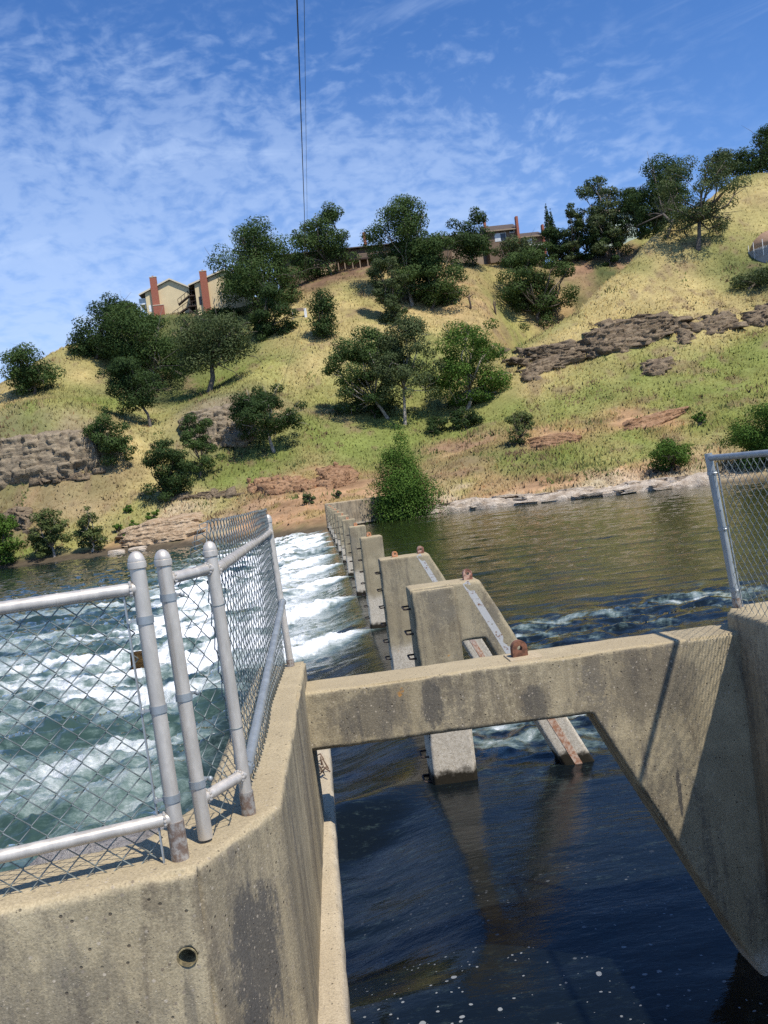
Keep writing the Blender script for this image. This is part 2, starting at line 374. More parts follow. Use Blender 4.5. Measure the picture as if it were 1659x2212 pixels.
# ------------------------------------------------------------------ hillside
def slope_pts():
    P = []
    def px(x, y, Y): P.append(tuple(W(x, y, Y)))
    toe = [(-140,113,-.6),(-90,113,-.6),(-60,112,-.6),(-45,110,-.6),(-30,107,-.6),(-18,103,-.6),(-8,97,-.4),(-1,91,-.3),(8,95,.1),(13,92.5,.1),(23,86.2,.1),(35.5,80.8,.1),(50,75,.1),(75,67,.1),(110,56,.1),(150,46,.1)]
    for x, y, z in toe:
        P.append((x, y, z)); P.append((x, y-6, z-2.2))
    for x, y in ((-140,95),(-60,92),(0,74),(40,60),(90,40),(150,25),(60,45)): P.append((x, y, -3.2))
    for a in [(0,1190,115),(60,1150,117),(0,1065,127),(100,1045,126),(200,1010,126),(0,945,129.5),(100,932,129.5),(190,922,130),
        (250,870,152),(330,920,141),(340,835,166),(450,845,164),(300,720,186),(60,870,150),(150,850,152),(150,747,172),(70,792,172),(0,832,172),
        (400,682,194),(300,690,192),(480,672,197),(280,1000,127),(330,1090,117),(400,1060,120),(250,1150,114),(400,1125,110.5),
        (395,965,134),(460,972,132),(400,895,138.5),(480,880,138),(520,870,138),(592,975,128),(640,1000,122),(560,1100,107),(650,1060,111),(690,1085,101),
        (640,850,150),(540,790,160),(640,680,182),(560,665,192),(700,600,198),(800,578,202),(720,720,171),(720,800,156),(800,900,139),(840,905,137),(875,915,136),
        (870,1000,120),(880,1070,103),(890,655,188),(932,665,186),(860,700,176),(1000,650,188),(1000,572,206),(1100,575,212),(1060,665,186),
        (1008,880,138),(950,800,153),(1080,900,130),(960,1000,112),(1000,1075,97),
        (1175,700,186),(1120,720,173),(1250,640,202),(1250,550,224),(1340,557,218),(1390,510,224),
        (1090,765,150),(1180,708,152),(1300,613,158),(1400,518,165),(1480,458,172),(1590,386,182),(1659,376,182),
        (1350,590,186),(1250,680,176),(1180,735,168),
        (1200,780,141),(1300,705,147),(1500,600,153),(1510,535,160),(1640,580,150),(1659,480,165),
        (1130,815,137),(1270,775,137),(1450,720,136),(1450,692,138.5),(1280,705,143),
        (1200,880,126),(1350,800,130),(1500,790,126),(1640,700,133),(1659,850,110),(1400,930,107),(1250,950,108),(1150,950,113),(1500,960,97),(1450,1010,89.5),(1250,1045,91),(1600,980,88)]:
        px(*a)
    for x, y, Y in [(0,832,172),(150,747,172),(300,690,192),(480,672,197),(700,600,198),(800,578,202),(1000,572,206),(1100,575,212),(1250,550,224),(1590,386,182),(1659,376,182)]:
        w = W(x, y, Y); P.append((w[0]*1.12, Y+24, w[2]+1.0)); P.append((w[0]*1.3, Y+75, w[2]-6))
    for x, y, Y in [(1480,480,208),(1590,402,216)]: px(x, y, Y)
    for x, y, z in [(-110,130,6),(-110,175,26),(-110,240,24),(120,75,4),(120,110,20),(130,150,40),(130,190,52),(150,260,48),(0,290,45),(-60,290,38),(-140,150,10),(170,120,20),(175,200,50)]: P.append((x, y, z))
    return np.array(P)
CP = slope_pts()
def _tps_fit(P, lam=.6):
    xy = P[:, :2]/50; n = len(P)
    d2 = ((xy[:, None]-xy[None])**2).sum(-1); K = .5*d2*np.log(d2+1e-12); K[np.arange(n), np.arange(n)] = lam*.01
    A = np.zeros((n+3, n+3)); A[:n, :n] = K; A[:n, n] = 1; A[:n, n+1:] = xy; A[n, :n] = 1; A[n+1:, :n] = xy.T
    b = np.zeros(n+3); b[:n] = P[:, 2]; return np.linalg.solve(A, b)
_TW = _tps_fit(CP)
def tps(x, y):
    q = np.stack([x.ravel(), y.ravel()], 1)/50; xy = CP[:, :2]/50; out = np.empty(len(q))
    for i in range(0, len(q), 20000):
        d2 = ((q[i:i+20000, None]-xy[None])**2).sum(-1)
        out[i:i+20000] = (.5*d2*np.log(d2+1e-12))@_TW[:-3]+_TW[-3]+q[i:i+20000]@_TW[-2:]
    return out.reshape(x.shape)
TX0, TX1, TY0, TY1, TS = -140., 175., 40., 300., .8
gx = np.arange(TX0, TX1+.01, TS); gy = np.arange(TY0, TY1+.01, TS)
GX, GY = np.meshgrid(gx, gy)
GZ = tps(GX, GY)
up = sst(0, 4, GZ)
GZ = GZ + up*(fbm(GX/9, GY/9, 4, 3)*.55 + fbm(GX/2.2, GY/2.2, 3, 4)*.16)
RID = np.array([W(*q) for q in [(1040,785,146),(1090,765,150),(1180,708,152),(1300,613,158),(1400,518,165),(1480,458,172),(1590,386,182),(1700,350,186)]])
ru = RID[:, 0]/RID[:, 1]; gu = GX/np.maximum(GY, 1)
sY = GY-np.interp(gu, ru, RID[:, 1]); fade = sst(ru[0], ru[0]+.06, gu)*sst(ru[-1]+.06, ru[-2], gu)
GZ = GZ-fade*10.5*sst(-.5, 13, sY)*sst(62, 30, sY)*sst(ru[-1], ru[4], gu)-fade*2.5*sst(0, 6, sY)*sst(20, 8, sY)
GZ = np.maximum(GZ, -3.4)
def tz(x, y):
    fx = np.clip((np.asarray(x, float)-TX0)/TS, 0, len(gx)-1.001); fy = np.clip((np.asarray(y, float)-TY0)/TS, 0, len(gy)-1.001)
    ix = fx.astype(int); iy = fy.astype(int); u = fx-ix; v = fy-iy
    return (GZ[iy, ix]*(1-u)+GZ[iy, ix+1]*u)*(1-v)+(GZ[iy+1, ix]*(1-u)+GZ[iy+1, ix+1]*u)*v
_YS = np.arange(60, 260, .25)
def hit(px, py, ymin=60):
    d = ray(px, py); p = CAM[None]+d[None]*(_YS/d[1])[:, None]
    below = (p[:, 2] <= tz(p[:, 0], p[:, 1])) & (_YS >= ymin)
    i = np.argmax(below) if below.any() else None
    if i is None:
        g = p[:, 2]-tz(p[:, 0], p[:, 1]); g[_YS < 150] = 99; i = int(np.argmin(g))
    q = p[i].copy(); q[2] = tz(q[0], q[1]); return q

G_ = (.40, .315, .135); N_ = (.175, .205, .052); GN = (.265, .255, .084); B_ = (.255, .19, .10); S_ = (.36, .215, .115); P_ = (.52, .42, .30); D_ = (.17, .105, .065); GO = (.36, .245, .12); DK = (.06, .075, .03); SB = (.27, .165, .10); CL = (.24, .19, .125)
CC = [(60,900,N_),(40,850,G_),(150,800,G_),(150,870,GN),(250,875,N_),(300,910,G_),(100,1075,B_),(60,1110,SB),(30,1085,B_),(250,1050,B_),(300,1000,G_),(280,960,G_),(200,1090,B_),(330,1010,G_),(300,1100,GN),
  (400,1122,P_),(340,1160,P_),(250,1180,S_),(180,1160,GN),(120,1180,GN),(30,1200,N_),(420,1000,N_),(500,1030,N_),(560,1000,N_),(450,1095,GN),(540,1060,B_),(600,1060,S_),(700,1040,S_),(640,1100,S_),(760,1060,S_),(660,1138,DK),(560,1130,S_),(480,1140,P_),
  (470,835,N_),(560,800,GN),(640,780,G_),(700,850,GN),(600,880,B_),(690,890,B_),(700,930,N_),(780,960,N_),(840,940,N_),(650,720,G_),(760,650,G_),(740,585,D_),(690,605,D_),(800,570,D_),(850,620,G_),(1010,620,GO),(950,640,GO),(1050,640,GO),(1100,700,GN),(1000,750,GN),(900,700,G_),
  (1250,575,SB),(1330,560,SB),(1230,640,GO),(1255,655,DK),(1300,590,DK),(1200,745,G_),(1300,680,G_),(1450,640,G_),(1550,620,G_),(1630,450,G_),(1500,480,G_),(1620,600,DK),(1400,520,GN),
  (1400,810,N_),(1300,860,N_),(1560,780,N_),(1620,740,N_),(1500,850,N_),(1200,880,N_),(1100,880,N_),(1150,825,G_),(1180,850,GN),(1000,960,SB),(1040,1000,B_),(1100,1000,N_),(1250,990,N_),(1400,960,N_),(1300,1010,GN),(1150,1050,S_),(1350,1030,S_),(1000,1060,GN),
  (960,1092,P_),(1100,1085,P_),(1300,1058,P_),(1480,1040,P_),(1410,908,S_),(1200,948,S_),(1560,700,G_),(1450,760,GN),(1300,790,GN),(1600,900,N_),(880,960,N_),(880,800,N_),(1010,930,N_),(400,780,DK),(330,860,DK),(450,700,DK),  # last dark points paint the left gully's shade under its trees into the ground
  (1050,1066,S_),(1250,1042,S_),(1440,1030,S_),(700,1092,S_),(620,1122,S_),(430,1140,S_),(520,1100,SB),(1010,1035,SB),(1330,1045,P_),(100,1000,CL),(30,1000,CL),(180,970,CL),(450,920,CL),(500,900,CL)]
cpos = np.array([hit(a, b) for a, b, c in CC]); ccol = np.array([c for a, b, c in CC])
def ground_colour(x, y):
    wx = x+fbm(x/6, y/6, 3, 31)*4; wy = y+fbm(x/6, y/6, 3, 37)*5
    num = np.zeros(x.shape+(3,)); den = np.zeros(x.shape)
    for p, c in zip(cpos, ccol):
        w = 1/((wx-p[0])**2+((wy-p[1])*.75)**2+3.0)**1.7
        num += w[..., None]*c; den += w
    c = num/den[..., None]
    k = fbm(x/3.5, y/5, 4, 41)[..., None]; k2 = fbm(x/14, y/14, 3, 47)[..., None]
    c = c*(1+.30*k)
    green = np.array([.135, .165, .045]); gold = np.array([.36, .285, .13])
    veg = np.clip(1.6-np.abs(c[..., 0:1]/np.maximum(c[..., 1:2], .01)-1.2)*4, 0, 1)
    c = c*(1-.5*veg*np.clip(k2*2.4, 0, 1)) + green*.5*veg*np.clip(k2*2.4, 0, 1)
    c = c*(1-.3*veg*np.clip(-k2*2, 0, 1)) + gold*.3*veg*np.clip(-k2*2, 0, 1)
    zz = tz(x, y); soil = np.clip((c[..., 0:1]/np.maximum(c[..., 1:2], .01)-1.22)*5, 0, 1)
    bandn = fbm(x/7+.2*zz, zz*1.1+.15*y, 4, 57)[..., None]; c = c*(1+soil*.42*bandn)
    tuft = sst(.10, .40, fbm(x/2.4, y/1.8, 4, 59))[..., None]*soil*.55
    c = c*(1-tuft)+np.array([.23, .205, .075])*tuft
    d = fbm(x/1.6, y/2.2, 3, 53)[..., None]
    d = d+.35*fbm(x/7, y/6, 3, 55)[..., None]
    bare = sst(.30, .62, d)*.6
    c = c*(1-bare)+np.array([.20, .14, .085])*bare
    return np.clip(c, .01, .8)
GC = ground_colour(GX, GY)
wet = sst(.5, -.1, GZ)[..., None]; GC = GC*(1-wet)+np.array([.09, .07, .045])*wet
ny, nx = GX.shape
idx = np.arange(ny*nx).reshape(ny, nx)
gf = np.stack([idx[:-1, :-1], idx[:-1, 1:], idx[1:, 1:], idx[1:, :-1]], -1).reshape(-1, 4)
M['ground'] = mat_attr('hill_ground', .95, .22, 1.1, .5, .2)
hill = mesh('hillside', np.stack([GX, GY, GZ], -1), gf, M['ground'], None, True, GC.reshape(-1, 3))
tag(hill, kind='structure')

# dry grass standing on the slope
NG = 230000
gyy = 78*np.exp(RNG.random(NG)*math.log(225/78.)); gxx = (RNG.random(NG)*1.02-.42)*gyy
gzz = tz(gxx, gyy); gc = ground_colour(gxx, gyy)
isg = np.clip(1.9-np.abs(gc[:, 0]/gc[:, 1]-1.15)*4.2, 0, 1)*(gzz > .7)
keep = (RNG.random(NG) < isg+.05) & (gzz > .5) & (fbm(gxx/2.5, gyy/2.5, 3, 61)+.5*RNG.random(NG) > -.30)
gxx, gyy, gzz, gc = gxx[keep], gyy[keep], gzz[keep], gc[keep]; n = len(gxx)
gh = (.22+.45*RNG.random(n)**1.5)*(.8+.5*fbm(gxx/5, gyy/5, 2, 66)); gw = .07+.09*RNG.random(n)
an = RNG.normal(0, .6, n); lx = RNG.normal(0, .16, n)+.05; ly = RNG.normal(0, .16, n)
b = np.stack([gxx, gyy, gzz-.06], -1); t = np.stack([np.cos(an)*gw, np.sin(an)*gw, 0*gw], -1)
t = t*np.sign(t[:, :1]+1e-9)
gv = np.stack([b-t, b+t, b+np.stack([lx*gh*2, ly*gh*2, gh], -1)], 1)
gcc = gc*(.86+.36*RNG.random(n)[:, None])
br_ = RNG.random(n) < .03; gcc[br_] = gcc[br_]*np.array([.75, .55, .5])
gcc3 = np.repeat(gcc[:, None], 3, 1); gcc3[:, 2] *= 1.12
M['grass'] = mat_attr('dry_grass', .9, .1, .5, 0, 0, .25)
go = mesh('grass', gv.reshape(-1, 3), np.arange(n*3).reshape(-1, 3), M['grass'], None, False, np.clip(gcc3, 0, .9).reshape(-1, 3))
nv_ = np.tile(np.array([[0, -.30, .95]]), (n*3, 1))+np.repeat(RNG.normal(0, .42, (n, 3)), 3, 0); nv_ /= np.linalg.norm(nv_, axis=1)[:, None]
go.data.normals_split_custom_set_from_vertices(nv_.tolist())
tag(go, 'dry golden and green grass standing over the hillside', 'grass', kind='stuff')

# darker weeds and dry brush in clumps
NC = 1400
wy = 80*np.exp(RNG.random(NC)*math.log(215/80.)); wx = (RNG.random(NC)*1.0-.40)*wy
ok_ = (tz(wx, wy) > .8) & (fbm(wx/9, wy/9, 3, 201)+.35*RNG.normal(0, 1, NC) > .12); wx, wy = wx[ok_], wy[ok_]
mcl = RNG.integers(10, 34, len(wx)); ci_ = np.repeat(np.arange(len(wx)), mcl); n2_ = len(ci_)
cs = (.35+.55*RNG.random(len(wx)))[ci_]
qx = wx[ci_]+RNG.normal(0, 1, n2_)*cs; qy = wy[ci_]+RNG.normal(0, 1, n2_)*cs; qz = tz(qx, qy)
qh = (.25+.5*RNG.random(n2_))*cs*1.25; qw = .09+.10*RNG.random(n2_); qa = RNG.normal(0, .7, n2_)
qb = np.stack([qx, qy, qz-.05], -1); qt = np.stack([np.cos(qa)*qw, np.sin(qa)*qw, 0*qw], -1)
qv = np.stack([qb-qt, qb+qt, qb+np.stack([RNG.normal(0, .22, n2_)*qh*2, RNG.normal(0, .22, n2_)*qh*2, qh], -1)], 1)
pal = np.array([(.085, .105, .035), (.12, .145, .045), (.15, .105, .06), (.18, .14, .07)])[RNG.integers(0, 4, len(wx))][ci_]*(.7+.6*RNG.random(n2_)[:, None])
wo = mesh('weeds', qv.reshape(-1, 3), np.arange(n2_*3).reshape(-1, 3), M['grass'], None, False, np.repeat(pal[:, None], 3, 1).reshape(-1, 3))
wn_ = np.tile(np.array([[0, -.4, .9]]), (n2_*3, 1))+np.repeat(RNG.normal(0, .4, (n2_, 3)), 3, 0); wn_ /= np.linalg.norm(wn_, axis=1)[:, None]
wo.data.normals_split_custom_set_from_vertices(wn_.tolist())
tag(wo, 'dark green and brown weeds in clumps across the hillside', 'weeds', kind='stuff')

# ------------------------------------------------------------------ rock faces
def cliff(name, top, bot, out_m, mat, label, group, cell=(1.6, 1.1), dep=.8, res=.22, seed=1, edge=.10, rough=.20, boxes=True):
    """a weathered rock face between two lines of points, standing out of the slope"""
    T = np.array([hit(*p) for p in top]); Bm = np.array([hit(*p) for p in bot])
    def resample(Q, n):
        d = np.r_[0, np.cumsum(np.linalg.norm(np.diff(Q, axis=0), axis=1))]; s = np.linspace(0, d[-1], n)
        return np.stack([np.interp(s, d, Q[:, k]) for k in range(3)], 1), d[-1]
    L = max(np.linalg.norm(np.diff(T, axis=0), axis=1).sum(), np.linalg.norm(np.diff(Bm, axis=0), axis=1).sum())
    H = np.linalg.norm(T-resample(Bm, len(T))[0], axis=1).mean()
    nu = max(12, int(L/res)); nv = max(8, int(H/res)); A, _ = resample(T, nu); Bq, _ = resample(Bm, nu)
    rg = np.random.default_rng(seed); cx, cy = cell
    # the face itself: a fissured sheet
    u = np.linspace(0, 1, nu)[None, :, None]; v = np.linspace(0, 1, nv)[:, None, None]
    g = A[None]*v+Bq[None]*(1-v)
    nrm = np.array([-.1, -.93, .30]); nrm /= np.linalg.norm(nrm)
    U = (u*L)[..., 0]+0*v[..., 0]; Vv = (v*H)[..., 0]+0*u[..., 0]
    wu = U+fbm(U/1.5, Vv/1.5, 3, seed+2)*.6; wv = Vv+fbm(U/1.2, Vv/1.2, 3, seed+3)*.4
    def blocks(cx, cy, sd):
        ro = wv/cy+.30*fbm(wu/4, wv/4, 2, sd+11); r = np.floor(ro); fv = ro-r
        co_ = wu/(cx*(.6+.8*_h(r, r*0, sd)))+10*_h(r, r*0+3, sd); cc_ = np.floor(co_); fu = co_-cc_
        return _h(cc_, r, sd+1), np.minimum(np.minimum(fu, 1-fu)*cx, np.minimum(fv, 1-fv)*cy)
    ci, e0 = blocks(cx, cy, seed); cj, e1 = blocks(cx*.42, cy*.5, seed+9)
    crack = sst(.0, .15, e0)*.65+.35*sst(0, .07, e1)
    prof = np.clip(np.sin(np.clip(v[..., 0], 0, 1)*math.pi*.93+.07*math.pi), 0, 1)**.3
    m = np.minimum(u[..., 0], 1-u[..., 0])/edge
    rag = np.clip(m+fbm(U/2.0, Vv/1.6, 4, seed+4)*1.1+.2, 0, 1)
    vr = np.clip(np.minimum(v[..., 0], 1-v[..., 0])/.18+fbm(U/1.8, Vv/1.8, 4, seed+5)*1.3+.3, 0, 1)
    hs = out_m*.8*prof*(.45 if boxes else 1)+dep*.75*(ci-.4)*sst(0, .12, e0)+dep*.35*(cj-.5)*crack-(1-crack)*dep*.45+fbm(U*1.7, Vv*1.7, 3, seed+6)*.12+fbm(U*.12, Vv*2.2, 3, seed+7)*.25*dep
    hs = hs*np.minimum(rag, vr)-(1-np.minimum(rag, vr))*.6
    g = g+nrm[None, None]*hs[..., None]
    Dy = (A[:, 1]-Bq[:, 1])[None]; vv0 = v[..., 0]
    g[..., 1] -= Dy*.5*np.where(vv0 < .86, vv0, .86*(1-vv0)/.14)*np.clip(rag, 0, 1)
    ids = np.arange(nu*nv).reshape(nv, nu)
    V_ = [g.reshape(-1, 3)]; F_ = [np.stack([ids[:-1, :-1], ids[:-1, 1:], ids[1:, 1:], ids[1:, :-1]], -1).reshape(-1, 4)]; base = nu*nv
    k = 4; lin = np.linspace(-1, 1, k)
    rows = max(1, int(round(H/cy))) if boxes else 0
    for r in range(rows):
        v = (r+.5)/rows; t_ = rg.random()*cx
        while t_ < L:
            w_ = cx*(.35+.85*rg.random()**2*2.2); uc = (t_+w_/2)/L; t_ += w_*.93
            if uc > 1: break
            vv = np.clip(v+rg.normal(0, .28/max(1, rows)), 0, 1)
            edge_d = min(min(uc, 1-uc)/edge, 1.0); vd = 1 if rows < 2 else min(min(vv, 1-vv)*rows/.8, 1)
            if rg.random() > .12+.72*min(edge_d, .35+.65*vd): continue
            iu = min(uc, .9999)*(nu-1); a0 = int(iu); fr_ = iu-a0
            At = A[a0]*(1-fr_)+A[min(a0+1, nu-1)]*fr_; Bt = Bq[a0]*(1-fr_)+Bq[min(a0+1, nu-1)]*fr_
            c_ = At*vv+Bt*(1-vv)
            tang = A[min(a0+2, nu-1)]-A[max(a0-2, 0)]; ang = math.atan2(tang[1], tang[0])+rg.normal(0, .16)
            hh_ = H/rows*(.5+.12*rg.normal()); sx_ = w_/2*1.02; sy_ = out_m*(.75+.5*rg.random())+.3; sz_ = max(.16, hh_*1.1*math.exp(rg.normal(0, .35)))
            # a block: jittered box, faces broken by noise
            P_ = []; key = {}; fq = []
            for ax in range(3):
                for sg in (-1, 1):
                    gi = {}
                    for a_ in range(k):
                        for b_ in range(k):
                            q = [0, 0, 0]; q[ax] = sg; q[(ax+1) % 3] = lin[a_]; q[(ax+2) % 3] = lin[b_]
                            kk = tuple(round(z_, 3) for z_ in q)
                            if kk not in key: key[kk] = len(P_); P_.append(kk)
                            gi[a_, b_] = key[kk]
                    for a_ in range(k-1):
                        for b_ in range(k-1):
                            f_ = [gi[a_, b_], gi[a_+1, b_], gi[a_+1, b_+1], gi[a_, b_+1]]
                            fq.append(f_ if sg > 0 else f_[::-1])
            Q = np.array(P_, float)
            nrm_ = np.abs(Q).sum(1)
            Q = Q*(1-.03*np.clip(nrm_-2, 0, 1))[:, None]              # knock the corners off
            sh = rg.normal(0, .19, (3, 3)); Q = Q+Q@sh
            oo = rg.random(3)*50
            dn_ = np.stack([fbm(Q[:, 1]*.8+.7*Q[:, 0]+oo[i_], Q[:, 2]*.8+.5*Q[:, 0]+oo[i_], 2, seed+i_) for i_ in range(3)], 1)
            Q = Q+dn_*rough
            Q = Q*np.array([sx_, sy_, sz_])
            ca, sa = math.cos(ang), math.sin(ang)
            Q = np.stack([Q[:, 0]*ca-Q[:, 1]*sa, Q[:, 0]*sa+Q[:, 1]*ca, Q[:, 2]], 1)
            off = (rg.random()-.45)*dep*.7
            V_.append(Q+c_+np.array([0, sy_*.45-off, 0])); F_.append(np.array(fq)+base); base += len(P_)
    o = mesh(name, np.concatenate(V_), np.concatenate(F_), mat, None, False)
    return tag(o, label, 'rock', group)
M['basalt'] = mat_rock('brown_basalt', (.135, .10, .068), (.30, .23, .15), .8)
M['tuff'] = mat_rock('tan_cliff_rock', (.17, .135, .095), (.36, .29, .195), .6)
M['redrock'] = mat_rock('orange_earth_bank', (.26, .145, .08), (.42, .26, .15), .8)
M['bank'] = mat_rock('sandy_bank_earth', (.36, .245, .145), (.55, .42, .28), .7)
M['shore'] = mat_rock('pale_shore_rock', (.36, .28, .20), (.66, .57, .46), .9)
RK = 'rock faces on the hillside'
cliff('rock_outcrop', [(-60,950),(0,944),(60,937),(130,930),(195,922),(215,925)], [(-60,1075),(0,1066),(60,1052),(130,1040),(190,1022),(222,1005)], 1.0, M['tuff'], 'long tan layered cliff face at the left edge above the river', RK, (2.0, 1.25), .9, .22, 3, .02, boxes=False)
cliff('rock_outcrop', [(388,905),(420,888),(470,876),(530,872),(560,868)], [(392,950),(420,962),(470,970),(530,968),(556,948)], 1.0, M['tuff'], 'tan cliff below the spur with a dark tree in front of it', RK, (1.8, 1.2), .9, .22, 13, .05, boxes=False)
cliff('rock_outcrop', [(1255,722),(1290,706),(1340,694),(1400,686),(1450,686),(1482,694)], [(1258,772),(1290,775),(1340,766),(1390,752),(1430,734),(1478,708)], .9, M['basalt'], 'largest dark blocky basalt ledge on the right slope', RK, (2.1, .75), .9, .16, 23, .07)
cliff('rock_outcrop', [(1118,802),(1160,780),(1210,766),(1262,748)], [(1122,826),(1160,820),(1210,797),(1264,774)], .7, M['basalt'], 'low dark rounded outcrop at the lower left of the big basalt ledge', RK, (1.7, .65), .7, .16, 33)
cliff('rock_outcrop', [(1080,768),(1120,760),(1180,748),(1255,732)], [(1085,784),(1120,790),(1180,774),(1258,752)], .5, M['basalt'], 'broken ledge of dark rock half buried in gold grass', RK, (1.8, .6), .6, .18, 43, .3)
cliff('rock_outcrop', [(1495,700),(1530,684),(1560,678),(1594,688)], [(1500,716),(1535,724),(1562,722),(1592,708)], .7, M['basalt'], 'group of dark boulders right of the big basalt ledge', RK, (1.7, .8), .8, .16, 53, .2)
cliff('rock_outcrop', [(1605,684),(1640,668),(1700,652)], [(1612,702),(1645,708),(1700,698)], .8, M['basalt'], 'dark rock ledge at the right edge below the water tank', RK, (1.3, .9), .8, .16, 63, .1)
cliff('rock_outcrop', [(1458,724),(1480,716),(1497,726)], [(1462,746),(1480,748),(1497,742)], .6, M['basalt'], 'small dark boulder below the end of the big basalt ledge', RK, (.9, .8), .6, .14, 68, .3)
cliff('rock_outcrop', [(1375,790),(1410,778),(1455,776)], [(1376,816),(1410,814),(1450,802)], .35, M['basalt'], 'weathered low rock patch in the green grass beneath the basalt', RK, (1.0, .6), .5, .18, 73, .35)
cliff('rock_outcrop', [(1335,915),(1380,898),(1430,888),(1485,878)], [(1338,933),(1380,930),(1430,918),(1482,894)], .5, M['redrock'], 'longer orange earth bank cut in the green right slope', RK, (1.9, .5), .5, .16, 83, .1, .2, boxes=False)
cliff('rock_outcrop', [(1138,948),(1180,938),(1225,934),(1260,946)], [(1140,966),(1180,968),(1225,962),(1258,956)], .5, M['redrock'], 'shorter orange earth bank beside the olive shrub', RK, (1.7, .5), .5, .16, 93, .1, .2, boxes=False)
cliff('rock_outcrop', [(690,1022),(715,1006),(745,1008),(760,1024)], [(690,1052),(715,1056),(745,1052),(760,1042)], .4, M['redrock'], 'crumbly red earth mound above the far dam abutment', RK, (.55, .42), .4, .14, 103, .15, .35)
cliff('rock_outcrop', [(535,1044),(580,1036),(640,1036),(685,1040)], [(535,1066),(580,1070),(640,1064),(685,1058)], .35, M['redrock'], 'reddish crumbling bank left of the red earth mound', RK, (.7, .45), .4, .16, 113, .2, .35)
cliff('rock_outcrop', [(255,1150),(320,1120),(400,1108),(445,1105)], [(250,1185),(320,1178),(400,1165),(450,1152)], .45, M['bank'], 'pale sandy bank at the water behind the torn fence', RK, (2.6, .6), .4, .16, 123, .1, .18, boxes=False)
cliff('rock_outcrop', [(10,1105),(40,1095),(75,1110)], [(5,1140),(40,1148),(70,1150)], .8, M['basalt'], 'dark undercut rocks behind the left riverside trees', RK, (1.3, .8), .9, .2, 133, .2)
cliff('rock_outcrop', [(340,1078),(380,1070),(440,1066),(520,1062)], [(340,1086),(380,1082),(440,1078),(520,1074)], .3, M['basalt'], 'thin dark rock band in dry grass above the pale bank', RK, (1.2, .5), .5, .18, 143, .2)
cliff('rock_outcrop', [(60,1040),(130,1028),(200,1020),(240,1016)], [(60,1052),(130,1045),(200,1036),(240,1028)], .3, M['basalt'], 'dark rubble band at the foot of the long tan cliff', RK, (1.0, .6), .5, .18, 153, .3)
# pale ledge at the water's edge
def shore_ledge():
    xs = np.linspace(9.2, 37, 190); key = np.array([(9.2,94.2),(13,92.3),(18,89.2),(23,86),(29,83.2),(35.5,80.3),(37,79.8)])
    ys = np.interp(xs, key[:, 0], key[:, 1])+fbm(xs/2.2, xs*0, 3, 5)*.7
    nv = 26; v = np.linspace(0, 1, nv)
    prof = np.array([[-.25, -1.0], [0, -.1], [.1, .35], [.5, .75], [1.3, .95], [2.6, 1.05], [3.6, .2]])
    ti = np.linspace(0, 1, len(prof)); pd = np.interp(v, ti, prof[:, 0]); pz = np.interp(v, ti, prof[:, 1])
    X = xs[None]+pd[:, None]*.25; Y = ys[None]+pd[:, None]*(1.0+.35*fbm(xs/3, xs*0+4, 2, 9))[None]
    d1, d2, ci = worley(X/1.6, (Y+3*pz[:, None])/.8, 4)
    Z = pz[:, None]*(.75+.55*np.clip(fbm(xs/2.6, xs*0+2, 3, 7)+.3, -.4, 1))[None] + (ci-.5)*.18*(pz[:, None] > .1) - (d2-d1 < .07)*.08 + fbm(X*1.3, Y*1.3, 3, 15)*.08
    ids = np.arange(X.size).reshape(X.shape)
    f = np.stack([ids[:-1, :-1], ids[:-1, 1:], ids[1:, 1:], ids[1:, :-1]], -1).reshape(-1, 4)
    vs_ = [np.stack([X, Y, Z], -1).reshape(-1, 3)]; fs_ = [f]; base = X.size
    rg = np.random.default_rng(5); q6 = np.array([(a, b, c) for a in (-1, 1) for b in (-1, 1) for c in (-1, 1)], float)
    f6 = np.array([(0,1,3,2),(4,6,7,5),(0,4,5,1),(2,3,7,6),(0,2,6,4),(1,5,7,3)])
    for i_ in range(46):
        x_ = 9.5+27*rg.random(); lay = rg.random(); y_ = np.interp(x_, key[:, 0], key[:, 1])+.2+2.6*lay
        Q = (q6+rg.normal(0, .22, (8, 3)))*np.array([.4+1.1*rg.random(), .3+.5*rg.random(), (.06+.12*rg.random())]); a_ = rg.normal(-.25, .3)
        Q = np.stack([Q[:, 0]*math.cos(a_)-Q[:, 1]*math.sin(a_), Q[:, 0]*math.sin(a_)+Q[:, 1]*math.cos(a_), Q[:, 2]], 1)+np.array([x_, y_, .15+.85*lay])
        vs_.append(Q); fs_.append(f6+base); base += 8
    f = np.concatenate(fs_)
    o = mesh('shore_rock', np.concatenate(vs_), f, M['shore'], None, False)
    o.data.set_sharp_from_angle(angle=R(40)); tag(o, 'long pale bleached rock shelf along the far waterline', 'rock')
shore_ledge()
def boulder(c, s, mat, label, seed, cat='rock', group=None, name='boulder'):
    bm = bmesh.new(); bmesh.ops.create_icosphere(bm, subdivisions=4, radius=1)
    co = np.array([v.co[:] for v in bm.verts])
    d = 1+.28*fbm(co[:, 0]*1.3+seed, co[:, 1]*1.3+co[:, 2]*1.7, 4, seed)
    co = co*d[:, None]; fl = np.clip(co, -.9, .86)*np.array(s)+np.array(c)
    f = [[v.index for v in q.verts] for q in bm.faces]; bm.free()
    return tag(mesh(name, fl, f, mat, None, True), label, cat, group)
p = W(297, 1425, 24); boulder((p[0], 24, -.35), (.20, .2, .50), mat_rock('mossy_brown_rock', (.05, .03, .012), (.14, .085, .03), 3), 'brown mossy rock breaking the rapids behind the first fence post', 3)
p = W(255, 1838, 9.0); boulder((p[0], 9.2, -.1), (1.15, .75, p[2]+.35), mat_rock('grey_pale_rock', (.34, .31, .28), (.55, .51, .47), 2.2), 'flat pale grey boulder beneath the left chain link fence', 8)
